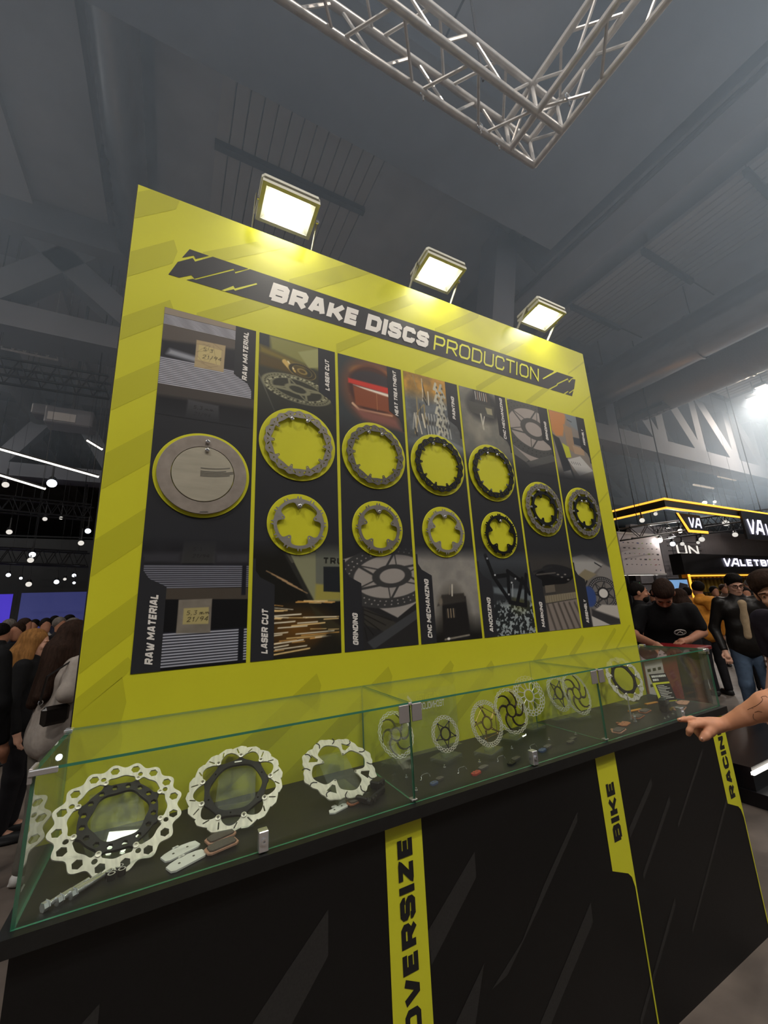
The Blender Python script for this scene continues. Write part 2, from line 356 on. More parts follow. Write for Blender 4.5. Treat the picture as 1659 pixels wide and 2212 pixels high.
# ================================================================== THE HALL
mat('concrete', 'b0b0b5', .8, var=.12, vscale=1.5, bump=.1, bscale=12)
mat('concrete_beam', '84868d', .8, var=.15, vscale=1.0)
mat('equipment_grey', '74747b', .6)
mat('rib_grey', 'b8b5b5', .7, var=.06, vscale=3)
mat('hall_steel', '47474b', .6)
mat('floor_concrete', '6a6058', .55, var=.22, vscale=5, bump=.05, bscale=30)
mat('hall_wall', '55555a', .8)
mat('galvanised', 'a6a7aa', .28, metal=.9, var=.15, vscale=5, stretch=(1, .3, 1))
mat('perforated', '8e8a86', .4, metal=.7, var=.2, vscale=60)
mat('black_truss', '1a1a1e', .5, metal=.4)
ZC = 9.0
floor = struct(MB().box(-30, 50, -14, 42, -.2, 0).build('floor', 'floor_concrete'))
ceil = struct(MB().box(-30, 50, -14, 42, 9.7, 9.9).build('ceiling', 'concrete'))
struct(MB().box(-30, 50, 41.5, 41.8, 0, 9.7).build('wall_back', 'hall_wall'))
struct(MB().box(-30.3, -30, -14, 42, 0, 9.7).build('wall_left', 'hall_wall'))
struct(MB().box(50, 50.3, -14, 42, 0, 9.7).build('wall_right', 'hall_wall'))
struct(MB().box(-30, 50, -14.3, -14, 0, 9.7).build('wall_front', 'hall_wall'))
# dark soffit that frames the bay above the stand (an L along x and along y)
ZS = 8.0; yi = float(np.mean([atZ(830, 60, ZS)[1], atZ(1090, 215, ZS)[1]])); xi = float(np.mean([atZ(1185, 185, ZS)[0], atZ(1340, 0, ZS)[0]]))
mb = MB(); mb.box(-30, 6.18, yi, 2.3, ZS, 9.7); mb.box(xi, 6.18, -14, yi, ZS, 9.7)
struct(mb.build('trim_1', 'concrete_beam'))
# bay ceiling inside the L: slabs with open joints
def strip(name, x0, x1, y0, y1, z, m, parent): return MB().box(x0, x1, y0, y1, z, 9.7).build(name, m, parent)
for k in range(9):
    strip('ceiling_panel', xi - 1.35 * (k + 1) + .03, xi - 1.35 * k, -14, yi, ZS + .5, 'concrete', ceil)
# strips that run along y on the right of the bay
for x0, x1, z, m in ((7.08, 7.40, ZC + .10, 'concrete'), (8.0, 9.0, ZC + .35, 'concrete'),
                     (11.0, 12.15, ZC, 'concrete'), (12.15, 13.9, ZC + .5, 'concrete'), (13.9, 16.6, ZC + .1, 'concrete'), (19.6, 20.8, ZC, 'concrete'), (20.8, 24, ZC + .4, 'concrete'), (24, 30, ZC, 'concrete')):
    strip('ceiling_panel', x0, x1, -14, 41, z, m, ceil)
MB().box(6.42, 7.28, -14, 41, 8.05, 9.7).build('ceiling_beam', 'concrete_beam', ceil); MB().tube((6.44, -10, 7.93), (6.44, 30, 7.93), .05, 8).build('beam_pipe', 'hall_steel', ceil)
for x0, x1, z, m in ((-.45, .4, ZC, 'concrete'), (3.0, 4.3, ZC, 'concrete'), (4.3, 7.08, ZC + .15, 'concrete'), (-1.3, -.45, ZC + .3, 'concrete'),
                     (-2.4, -1.3, ZC, 'concrete'), (-3.0, -2.4, ZC - .15, 'concrete'), (-5.6, -3.0, ZC, 'concrete'), (-6.6, -5.6, ZC - .2, 'concrete'), (-12, -6.6, ZC, 'concrete')):
    strip('ceiling_panel', x0, x1, 2.35, 41, z, m, ceil)
rib_me = {}
def ribs(x0, x1, y_list, n, fill=.80, back='rib_grey'):
    w = (x1 - x0) / n
    for j in range(len(y_list) - 1):
        L = y_list[j + 1] - y_list[j]; key = (round(w, 3), round(L, 3), fill)
        if key not in rib_me: rib_me[key] = MB().box(0, w * fill, 0, L - .02, 0, .09).mesh('rib', 'rib_grey')
        for i in range(n): link('rib', rib_me[key], ceil, (x0 + i * w, y_list[j], ZC))
        MB().box(x0 - .02, x1 + .02, y_list[j] - .05, y_list[j] + .05, ZC - .12, ZC + .01).build('crossbar', 'hall_steel', ceil)
    MB().box(x0, x1, y_list[0], y_list[-1], ZC + .45, 9.7).build('rib_backing', back, ceil)
ribs(9.0, 11.0, [-3.5 + 1.83 * k for k in range(8)], 11)
ribs(.4, 3.0, [2.0, 3.82, 5.65, 7.48, 9.3], 13, .90)
ribs(16.8, 19.4, [1.0 + 1.83 * k for k in range(6)], 10)
for x0, x1 in ((11.0, 12.15),):
    for k in range(5): MB().box(x0, x1, 2.0 + 1.83 * k - .015, 2.0 + 1.83 * k + .015, ZC - .012, ZC + .01).build('panel_joint', 'hall_steel', ceil)
# concrete roof trusses along x
def roof_truss(y, xs, zb, zt, label, w=.42, lean=1.0, x_end=None):
    t = thing('roof_truss', label, 'roof truss', (xs[0], y, zb)); O = Vector((xs[0], y, zb))
    def bar(nm, p, q, a, b, m='concrete_beam'): MB().beam(Vector(p) - O, Vector(q) - O, a, b).build(nm, m, t)
    bar('bottom_chord', (xs[0] - 1.5, y, zb), ((x_end or xs[-1]) + 1.5, y, zb), w * 1.3, .5)
    bar('top_chord', (xs[0] - 1.5, y, zt), ((x_end or xs[-1]) + 1.5, y, zt), w * 1.2, .5)
    for i, x in enumerate(xs):
        bar('post', (x, y, zb), (x, y, zt), w, w * .8)
        if i < len(xs) - 1: bar('diagonal', (x + .25, y, zt), (xs[i + 1] - .2, y, zb + .1), w, w * 1.1)
    return t
roof_truss(5.0, [11.55, 14.25, 16.75, 19.3, 21.8, 24.3, 26.8], 6.12, 8.75, 'concrete roof truss with posts and slanted struts under the shiny ducts', .45)
roof_truss(13.0, [14, 17, 20, 23, 26, 29, 32, 35, 38, 41], 7.3, 9.3, 'distant concrete roof truss high above the gold edged stand', .4)
t = thing('roof_truss', 'dark concrete roof truss behind the board with an inverted V strut', 'roof truss', (4.9, 3.1, 0)); O = Vector((4.9, 3.1, 0))
for nm, p, q in (('strut', (5.75, 3.1, 8.75), (4.95, 3.1, 5.0)), ('strut', (5.8, 3.1, 8.75), (6.7, 3.1, 8.15))):
    MB().beam(Vector(p) - O, Vector(q) - O, .5, .5).build(nm, 'concrete_beam', t)
t = thing('roof_truss', 'dark roof beam crossing the ceiling left of the board', 'roof truss', (-6, 6.6, 8)); 
MB().box(-14, 5.2, -.45, .45, .35, .95).build('top_chord', 'concrete_beam', t)
for x in (-4.0, 0.6, 3.6):
    MB().beam((x, 0, .5), (x + 2.2, 0, -1.3), .4, .45).build('strut', 'concrete_beam', t); MB().beam((x + 2.2, 0, -1.3), (x + 3.8, 0, .5), .4, .45).build('strut', 'concrete_beam', t)
MB().box(-14, 5.2, -.35, .35, -1.6, -1.15).build('bottom_chord', 'concrete_beam', t)
t = thing('roof_truss', 'far dark roof truss over the left hand aisle', 'roof truss', (-8, 13, 8))
MB().box(-14, 7.4, -.3, .3, .2, .7).build('top_chord', 'concrete_beam', t); MB().box(-14, 7.4, -.3, .3, -2.3, -1.9).build('bottom_chord', 'concrete_beam', t)
for x in (-2, 2, 5): MB().beam((x, 0, .4), (x + 1.5, 0, -2.1), .35, .4).build('strut', 'concrete_beam', t); MB().beam((x + 1.5, 0, -2.1), (x + 3, 0, .4), .35, .4).build('strut', 'concrete_beam', t)
# ventilation ducts
def duct(x, z, r, y0, y1, m, label, seg=1.15, ribbed=False):
    t = thing('ventilation_duct', label, 'duct', (x, y0, z)); L = y1 - y0
    prof = [(r, 0)]
    if ribbed:
        n = int(L / .09); prof = [(r + (.012 if i % 2 else 0), L * i / n) for i in range(n + 1)]
    else: prof = [(r, 0), (r, L)]
    MB().lathe(prof, 28, axis='y').build('pipe', m, t, smooth=50)
    k = 0.6
    while k < L:
        MB().lathe([(r + .03, k - .025), (r + .03, k + .025)], 28, axis='y').build('joint_ring', m, t, smooth=50)
        MB().tube((0, k, r), (0, k, 9.2 - z), .012, 5).build('hanger', 'hall_steel', t); k += seg * 2 if not ribbed else seg * 3
    return t
duct(11.05, 7.55, .56, -3, 12, 'galvanised', 'shiny galvanised round duct with joint rings right of the board')
t = duct(13.1, 7.75, .80, -2, 12, 'perforated', 'ribbed grey round duct behind the shiny duct', ribbed=True)
MB().box(-.5, .1, 5.9, 7.3, -.80, -.70).build('outlet', 'hall_steel', t)
t = duct(-.84, 8.60, .27, 1.2, 24, 'galvanised', 'spiral ribbed duct running back above the left of the board', ribbed=True)
MB().box(-.33, -.14, 3.2, 3.95, -.16, .1).build('outlet', 'hall_steel', t)
duct(-3.6, 7.7, .3, 7.5, 24, 'perforated', 'thin grey duct over the left hand aisle', ribbed=True)
# hall lamps (high bays)
def hall_lamp(x, y, z, label, where='', grp=None):
    # one fixture type everywhere; those outside the picture end in _offscreen
    sfx = '_%s_offscreen' % where if where else ''
    t = thing('high_bay_lamp' + sfx, label, 'lamp', (x, y, z), group=grp)
    MB().cbox(-.35, .35, -.18, .18, 0, .12, .03).build('housing', 'hall_steel', t)
    MB().box(-.31, .31, -.15, .15, -.006, .002).build('diffuser' + sfx, 'led_white', t)
    MB().tube((0, 0, .12), (0, 0, 9.2 - z), .015, 6).build('hanger', 'hall_steel', t)
    l = bpy.data.lights.new('high_bay_light' + sfx, 'AREA'); l.shape = 'RECTANGLE'; l.size = .6; l.size_y = .3; l.energy = HALL_LAMP_W; l.color = (1, .97, .93)
    o = bpy.data.objects.new('high_bay_light' + sfx, l); COL.objects.link(o); o.parent = t; o.location = (0, 0, -.03)
    return t
hall_lamp(*atZ(1632, 862, 8.3), 'lit high bay lamp just below the ribbed ceiling panel')
hall_lamp(*atZ(1650, 838, 8.5), 'lit high bay lamp above and right of the other high bay lamp')
for x, y, w in ((-2.6, -3.2, 'behind_left'), (1.6, -4.2, 'behind_middle'), (6.0, -3.4, 'behind_right'), (-6.0, -1.0, 'left_near'), (-9, 3, 'left_middle'), (-7.5, 8, 'left_far'), (10, -5, 'right_near'), (14, -2, 'right_middle'), (18, 1.0, 'right_far')):
    hall_lamp(x, y, 8.0, 'lit high bay lamp hanging under the hall ceiling over the aisles', w, 'high bay lamps of the hall')
# aluminium box truss, an L above the stand
def box_truss_arm(t, p0, d, L, b, side, m='alu', rc=.025, rw=.011, step=.29):
    d = Vector(d); side = Vector(side); up = Vector((0, 0, 1)); P = Vector(p0)
    cs = [P, P + side * b, P + up * b, P + side * b + up * b]
    for c in cs: MB().tube(c, c + d * L, rc, 10).build('chord', m, t, smooth=True)
    n = int(L / step); faces = ((0, 1), (0, 2), (1, 3), (2, 3))
    for k, (i, j) in enumerate(faces):
        for s in range(n):
            a, c = (cs[i], cs[j]) if (s + k) % 2 == 0 else (cs[j], cs[i])
            MB().tube(a + d * (s * step + .03), c + d * ((s + 1) * step - .03), rw, 6).build('brace', m, t, smooth=True)
t = thing('box_truss', 'aluminium square box truss corner hanging high above the board', 'truss', (0, 0, 0))
bx, by, bz, bw = 2.64, .012, 5.02, .27
box_truss_arm(t, (bx - bw, by - bw, bz), (-1, 0, 0), 4.4, bw, (0, 1, 0))
box_truss_arm(t, (bx - bw, by - bw, bz), (0, -1, 0), 3.2, bw, (1, 0, 0))
cs = [(bx - bw, by - bw), (bx, by - bw), (bx, by), (bx - bw, by)]
for z in (bz, bz + bw):
    for i in range(4): MB().tube((*cs[i], z), (*cs[(i + 1) % 4], z), .025, 10).build('corner_chord', 'alu', t, smooth=True)
for i, c in enumerate(cs):
    MB().tube((*c, bz), (*c, bz + bw), .016, 8).build('corner_post', 'alu', t, smooth=True)
    c2 = cs[(i + 1) % 4]; MB().tube((*c, bz), (*c2, bz + bw), .011, 6).build('brace', 'alu', t, smooth=True)
for x, y in ((bx - bw - .35, by - .13), (.6, by - .13), (bx - .13, -2.2)):
    MB().tube((x, y, bz + bw), (x, y, 9.2), .009, 5).build('hanging_chain', 'hall_steel', t)
for x, y in ((1.55, by), (2.05, by - .02), (2.25, by), (2.5, -.42)):
    MB().path([(x + .028 * math.cos(a), y, bz - .0 + .034 * math.sin(a)) for a in np.linspace(0, 2 * PI, 12, endpoint=False)], .006, 5, True).build('cable_tie', 'chrome', t)
    MB().tube((x, y, bz - .03), (x, y, bz - .08), .006, 5).build('clamp_bolt', 'chrome', t)
# ================================================================== THE BOARD
BW, ZT, Z0 = 2.8, 3.298, .978
board = thing('display_board', 'tall bright yellow brake disc production board behind the glass case', 'board', (0, 0, 0))
MB().box(0, BW, .003, .09, 0, ZT).build('panel_core', 'board_side', board)
MB().box(.004, BW - .004, 0, .004, 0.0, ZT - .003).build('face', 'board_yellow', board)
E1 = -.0004
# tonal diagonal stripes of the yellow print
mb = MB()
def band(x0, zl, th, x1, sl=.86, cut=.05, z0=.95, z1=ZT - .004):
    # parallelogram along the diagonal, left end at (x0, zl), clipped to the board
    pts = [(x0, zl), (x1, zl + (x1 - x0) * sl), (x1 + cut * .3, zl + (x1 - x0) * sl + th * .55), (x1 - .002, zl + (x1 - x0) * sl + th), (x0, zl + th)]
    def clip(P, f, g):
        out = []
        for i in range(len(P)):
            a, b = P[i], P[(i + 1) % len(P)]; fa, fb = f(a), f(b)
            if fa >= 0: out.append(a)
            if (fa >= 0) != (fb >= 0): t_ = fa / (fa - fb); out.append((a[0] + (b[0] - a[0]) * t_, a[1] + (b[1] - a[1]) * t_))
        return out
    for f in (lambda p: p[0] - .006, lambda p: BW - .006 - p[0], lambda p: p[1] - z0, lambda p: z1 - p[1]):
        if len(pts) > 2: pts = clip(pts, f, None)
    if len(pts) > 2: MB().flat(pts, E1).build('tonal_stripe', 'board_tone', board)
for zl, th, x1 in ((3.116, .135, .145), (2.835, .118, .150), (2.555, .10, .156), (2.27, .12, .14), (1.98, .13, .15), (1.69, .12, .14), (1.40, .12, .15), (1.115, .166, .12), (1.281, .05, .13)):
    band(.0, zl, th, x1)
for x0, zl, th, x1 in ((.259, 3.069, -.07, .62), (.629, 3.079, -.10, 1.14), (.252, 2.763, -.075, .54), (.86, 2.80, -.05, 1.10), (1.05, 3.07, -.075, 1.40), (1.30, 2.77, -.045, 1.55), (1.46, 3.08, -.06, 1.80), (1.72, 2.775, -.04, 1.95), (1.95, 3.08, -.05, 2.3),
                       (2.12, 2.77, -.04, 2.36), (2.586, 3.084, -.012, 2.79), (2.549, 2.782, -.012, 2.79), (2.66, 2.45, -.012, 2.79), (2.66, 2.15, -.012, 2.79), (2.66, 1.85, -.012, 2.79), (2.66, 1.55, -.012, 2.79),
                       (.30, 1.00, -.10, .75), (.62, 1.0, -.09, 1.06), (.98, 1.02, -.05, 1.38), (1.28, 1.04, -.07, 1.62), (1.62, 1.06, -.04, 2.0), (1.95, 1.1, -.035, 2.3), (2.25, 1.12, -.03, 2.6), (2.5, 1.2, -.014, 2.75)):
    band(x0, zl + th if th < 0 else zl, abs(th), x1, .72)
# title band
E2, E3, E4 = -.0008, -.0012, -.0016
mb = MB(); zb, zt = 2.905, 3.062
mb.flat([(.183, 3.006), (.225, 3.036), (.233, 3.022), (.283, 3.060), (.208, 3.061)], E2)
mb.flat([(.140, zb), (.179, zb), (.222, 2.935), (.234, 2.922), (.384, 3.036), (.390, 3.022), (.446, zt), (.298, zt), (.232, 3.008), (.222, 3.022), (.169, 2.979)], E2)
mb.build('title_band', 'print_black', board)
mb = MB()   # main bar and the second black piece, with yellow slashes laid over it
mb.flat([(.205, zb), (2.350, zb), (2.439, 2.956), (2.452, 2.972), (2.574, 3.040), (2.576, 3.016), (2.612, 3.046), (2.640, zt), (2.470, zt), (2.404, 3.022), (2.416, 3.041), (2.440, zt), (.452, zt), (.392, 3.014), (.386, 3.029), (.240, 2.920), (.228, 2.919)], E2)
mb.flat([(2.368, zb), (2.500, zb), (2.552, 2.938), (2.560, 2.926), (2.622, 2.968), (2.656, 3.050), (2.620, 3.046), (2.578, 3.006), (2.570, 3.028), (2.458, 2.966), (2.445, 2.950)], E2)
mb.flat([(2.516, zb), (2.586, zb), (2.612, 2.955), (2.562, 2.918), (2.556, 2.932)], E2)
mb.build('title_band', 'print_black', board)
mb = MB()
mb.flat([(.340, zb), (.352, zb), (.388, 2.929), (.394, 2.924), (.486, 2.993), (.482, 2.998), (.393, 2.935), (.386, 2.946)], E3); mb.build('title_slash', 'print_yellow', board); mb = MB()
mb.flat([(2.309, 2.972), (2.316, 2.968), (2.404, 3.022), (2.416, 3.040), (2.406, 3.036)], E3)
mb.build('title_slash', 'print_yellow', board)
mb = MB(); text_mesh(mb, 'BRAKE DISCS', .100, (.535, 2.932), E3, t=.30, gap=.10, shear=.22, width=.862); mb.build('title_lettering', 'print_white', board)
mb = MB(); text_mesh(mb, 'PRODUCTION', .100, (1.436, 2.936), E3, t=.135, gap=.16, shear=.20, width=.83); mb.build('title_lettering', 'print_yellow', board)
# ---- the seven printed panels
PX0, PP, PWD, PZ0, PZ1 = .1385, .36325, .3485, 1.390, 2.750
def rotor_ellipse(P, c, rx, ry, ang, col, hub='777777', holes='222222', spokes=6, seed=0):
    P.ell(c, rx, ry, col, ang, ring=ry * .36); ca, sa = math.cos(ang), math.sin(ang)
    def at(r, a): X, Y = rx * r * math.cos(a), ry * r * math.sin(a); return (c[0] + X * ca - Y * sa, c[1] + X * sa + Y * ca)
    for k in range(spokes):
        a = 2 * PI * k / spokes + .4; P.line(at(.9, a), at(.35, a + .5), .010, col); P.line(at(.9, a), at(.33, a - .25), .006, col)
    P.ell(c, rx * .36, ry * .36, col, ang, ring=ry * .16)
    for k in range(46):
        a = 2 * PI * k / 46
        for r in (.93, 1.06): P.ell(at(r, a + r), .0032, .0024, holes)
def sheets(P, z0, z1, n, u0=0, u1=.4, tilt=0.0, a='d8d8e0', b='4a4a55'):
    for i in range(n):
        z = z0 + (z1 - z0) * i / n; h = (z1 - z0) / n
        P.poly([(u0, z), (u1, z + tilt), (u1, z + tilt + h * .55), (u0, z + h * .55)], a); P.poly([(u0, z + h * .55), (u1, z + h * .55 + tilt), (u1, z + tilt + h), (u0, z + h)], b)
def scribble(P, txt, org, cap, t, col, rot=0.0, shear=.2):
    polys, w = text_polys(txt, cap, t, .25, shear)
    for q in polys: P.poly([(org[0] + rotpt(p, rot)[0], org[1] + rotpt(p, rot)[1]) for p in q], col, soft=.0006)
HT, HB = .46, .44      # heights of the upper and lower pictures
def pic(base, h, nx=150): return Paint(PWD, h, nx, int(nx * h / PWD), base)
def p_top(i):
    P = pic('26272b', HT, 190 if i == 0 else 140); u, v = P.u, P.v; H = HT; n = noise2(u, v, 18, i)
    if i == 0:
        P.put(.25 + .3 * n, '6b5a4a'); sheets(P, H - .075, H - .03, 8, tilt=.01); P.poly([(0, H - .03), (.4, H - .02), (.4, H), (0, H)], '9a8d7c')
        P.poly([(0, H - .15), (.4, H - .10), (.4, H - .07), (0, H - .075)], '5e5650'); P.poly([(0, H - .24), (.4, H - .2), (.4, H - .10), (0, H - .15)], '24242a', soft=.01)
        P.poly([(.03, H - .18), (.13, H - .19), (.13, H - .215), (.02, H - .205)], 'b9bcc6', .8, .008); sheets(P, H - .335, H - .22, 15, tilt=.01, a='cfd0da', b='565661')
        P.poly([(0, H - .40), (.4, H - .39), (.4, H - .33), (0, H - .335)], '49433f'); P.poly([(0, 0), (.4, 0), (.4, H - .37), (0, H - .385)], '1c1c20', soft=.01)
        P.poly([(.118, H - .235), (.226, H - .232), (.229, H - .108), (.12, H - .113)], 'b6a27c'); P.poly([(.128, H - .20), (.212, H - .205), (.215, H - .135), (.130, H - .132)], 'cdbc84')
        for k in range(14): a = RNG.random(4); P.line((.12 + a[0] * .1, H - .23 + a[1] * .12), (.12 + a[2] * .1, H - .23 + a[3] * .12), .0012, '7c6a4c', .6)
        scribble(P, "5'3", (.145, H - .155), .016, .10, '2b2620', -.05); scribble(P, '21/94', (.145, H - .19), .017, .10, '2b2620', .06)
        P.poly([(.10, 0), (.22, 0), (.215, .075), (.105, .08)], '4b4b4e', .9, .004); scribble(P, '5,3 mm', (.125, .045), .014, .10, '151515'); scribble(P, '21/94', (.128, .018), .014, .10, '151515')
    elif i == 1:
        P.put(np.ones_like(u), '3a3a30'); P.poly([(.04, H), (.27, H), (.27, H - .12), (.05, H - .07)], '8d8c4c', soft=.01); P.poly([(0, H - .06), (.2, H - .11), (.2, H - .13), (0, H - .1)], '7d6d2c', soft=.012)
        P.poly([(0, H - .1), (.2, H - .13), (.21, H - .17), (0, H - .16)], '5a4a24', soft=.01); P.poly([(0, H), (.042, H), (.042, H - .06), (0, H - .055)], '2c3034')
        P.poly([(.17, H - .05), (.28, H), (.28, H - .10), (.22, H - .12)], 'a3a36a', soft=.004); P.line((.11, H - .115), (.15, H - .155), .022, 'd9b86a'); P.line((.125, H - .11), (.15, H - .14), .006, 'fff0c0')
        rotor_ellipse(P, (.19, H - .145), .055, .03, -.2, 'a08a4a', spokes=0); rotor_ellipse(P, (.17, H - .24), .135, .055, -.12, '8a886c', holes='3a3a2a', spokes=4)
        for k in range(60): a = 2 * PI * k / 60; P.ell((.17 + .135 * math.cos(a), H - .24 + .055 * math.sin(a)), .004, .003, 'c8c4a0' if k % 3 else '2c2a20')
        P.line((0, H - .2), (.09, .05), .004, '6c6c60'); P.put(np.clip((.2 - v) / .15, 0, 1) * .8, '2a2b2c')
    elif i == 2:
        P.put(np.ones_like(u), '3a3f42'); d = np.hypot((u - .20) / .17, (v - (H - .16)) / .17); P.put(np.clip(1.25 - d, 0, 1), 'd4602a'); P.put(np.clip(.9 - np.hypot((u - .19) / .16, (v - (H - .075)) / .06), 0, 1) * 1.4, 'ffb03a')
        P.ell((.185, H - .155), .135, .13, '4a2a24', a=.95, soft=.01); P.ell((.185, H - .11), .12, .055, '3c3438', soft=.008); P.poly([(.05, H - .12), (.3, H - .125), (.3, H - .16), (.05, H - .145)], 'd13a2c', soft=.004)
        P.poly([(.075, H - .15), (.29, H - .16), (.29, H - .178), (.19, H - .178)], 'fff3e2', soft=.004); P.poly([(.075, H - .155), (.29, H - .178), (.29, H - .26), (.085, H - .255)], '8c4a2c', soft=.004); P.line((.2, H - .17), (.2, H - .26), .002, 'c98a5a')
        P.line((.07, H - .25), (.10, H - .275), .012, 'd8b090'); P.line((.10, H - .275), (.28, H - .275), .010, 'd0a080', soft=.004)
        P.poly([(.07, H - .27), (.3, H - .29), (.34, H - .35), (.12, H - .32)], '8e5a50', .9, .012); P.put(np.clip((.15 - v) / .15, 0, 1) * .8, '2c2a2c')
    elif i == 3:
        P.put(np.ones_like(u), '6e7478'); P.put(np.clip((v - H + .16) / .08, 0, 1), 'd09a3c'); P.put(n * 1.1 - .4, '3a3630')
        for k in range(26):
            x = .03 + .22 * RNG.random(); z = H - .32 * RNG.random(); L = .03 + .09 * RNG.random(); P.line((x, z), (x + .012 * RNG.normal(), z - L), .003 + .007 * RNG.random(), ('e0d8c0', '2a2824', '9a8a60', 'c9c4b4')[k % 4])
        for k in range(9): x = .12 + .018 * k; P.line((x, H - .22), (x + .01, H - .34), .007, 'b4b6b0'); P.ell((x + .005, H - .27), .004, .014, '3a3a3a')
        for x, c in ((.20, 'c9c6b2'), (.235, 'b5b3a4')):
            for k in range(9): z = H - .03 - k * .035; P.line((x, z), (x + (.018 if k % 2 else -.012), z - .035), .015, c); P.ell((x + .006, z - .02), .005, .007, '4a4a42')
        P.poly([(.2, H - .33), (.35, H - .38), (.35, H - .44), (.27, H - .4)], '8f9496', soft=.006); P.put(np.clip((.12 - v) / .12, 0, 1) * .75, '4a5054')
    elif i == 4:
        P.put(np.ones_like(u), '6c6c66'); P.put(n * 1.2 - .3, '8d887a'); P.ell((.17, H - .10), .12, .10, '2e2e30', soft=.02); P.poly([(.10, H), (.22, H), (.23, H - .14), (.11, H - .15)], '3c3a3a', soft=.006)
        for k in range(6): P.line((.115 + .016 * k, H - .01), (.117 + .016 * k, H - .06), .004, 'd8b8a0' if k % 2 else 'f2efe8')
        P.poly([(.05, H - .08), (.25, H - .085), (.24, H - .16), (.07, H - .15)], '4a4a46', soft=.004); P.poly([(.18, H - .1), (.23, H - .1), (.23, H - .14), (.19, H - .14)], 'a09a7c', soft=.003)
        P.line((.14, H - .15), (.15, H - .24), .012, 'c4c0b0'); P.line((.165, H - .16), (.15, H - .21), .006, 'efece0'); P.put(np.clip(1 - np.hypot((u - .16) / .16, (v - (H - .25)) / .12), 0, 1) * .5 * (n + .4), 'bdb7a4'); P.put(np.clip((.14 - v) / .14, 0, 1) * .8, '55565a')
    elif i == 5:
        P.put(np.ones_like(u), 'a49a94'); P.put(n * .5 - .1, 'b8aea6'); rotor_ellipse(P, (.20, H - .17), .26, .16, -.12, '4c4c4a', holes='1c1c1c', spokes=6)
        P.poly([(0, H - .33), (.16, H - .40), (.35, H - .30), (.35, 0), (0, 0)], '3b3b3c', soft=.004); P.poly([(0, H - .3), (.12, H - .38), (.09, H - .40), (0, H - .36)], '6c6a66'); P.poly([(.09, H - .40), (.35, H - .31), (.35, H - .36), (.12, H - .43)], '5a5a58')
    else:
        P.put(np.ones_like(u), '8a827a'); P.poly([(0, H), (.16, H), (.15, H - .05), (.10, H - .17), (.03, H - .18), (0, H - .14)], 'c8854a', soft=.008); P.poly([(.15, H), (.3, H), (.3, H - .12), (.2, H - .08)], '7d868c', soft=.006); P.line((.17, H - .04), (.21, H - .05), .006, '2a2c30')
        P.poly([(.12, H - .08), (.20, H - .1), (.2, H - .28), (.13, H - .25)], 'a08468'); P.poly([(.2, H - .16), (.3, H - .16), (.3, H - .22), (.2, H - .21)], '3a4048'); P.poly([(.18, H - .22), (.29, H - .23), (.29, H - .28), (.19, H - .28)], 'b09478')
        P.poly([(.0, H - .17), (.06, H - .19), (.16, H - .46), (.06, H - .46)], '2e3034', soft=.004); P.poly([(.08, H - .22), (.14, H - .24), (.15, H - .31), (.10, H - .32)], 'c4c832'); P.poly([(.11, H - .33), (.24, H - .29), (.35, H - .38), (.2, H - .43)], 'c6c4c0'); 
        for k in range(5): P.line((.14 + .02 * k, H - .34), (.15 + .02 * k, H - .355), .003, '222222')
        P.poly([(.05, H - .42), (.12, H - .40), (.14, H - .46), (.06, H - .46)], 'b8b6b2'); P.put(np.clip((.1 - v) / .1, 0, 1) * .7, '4a4c50')
    return P
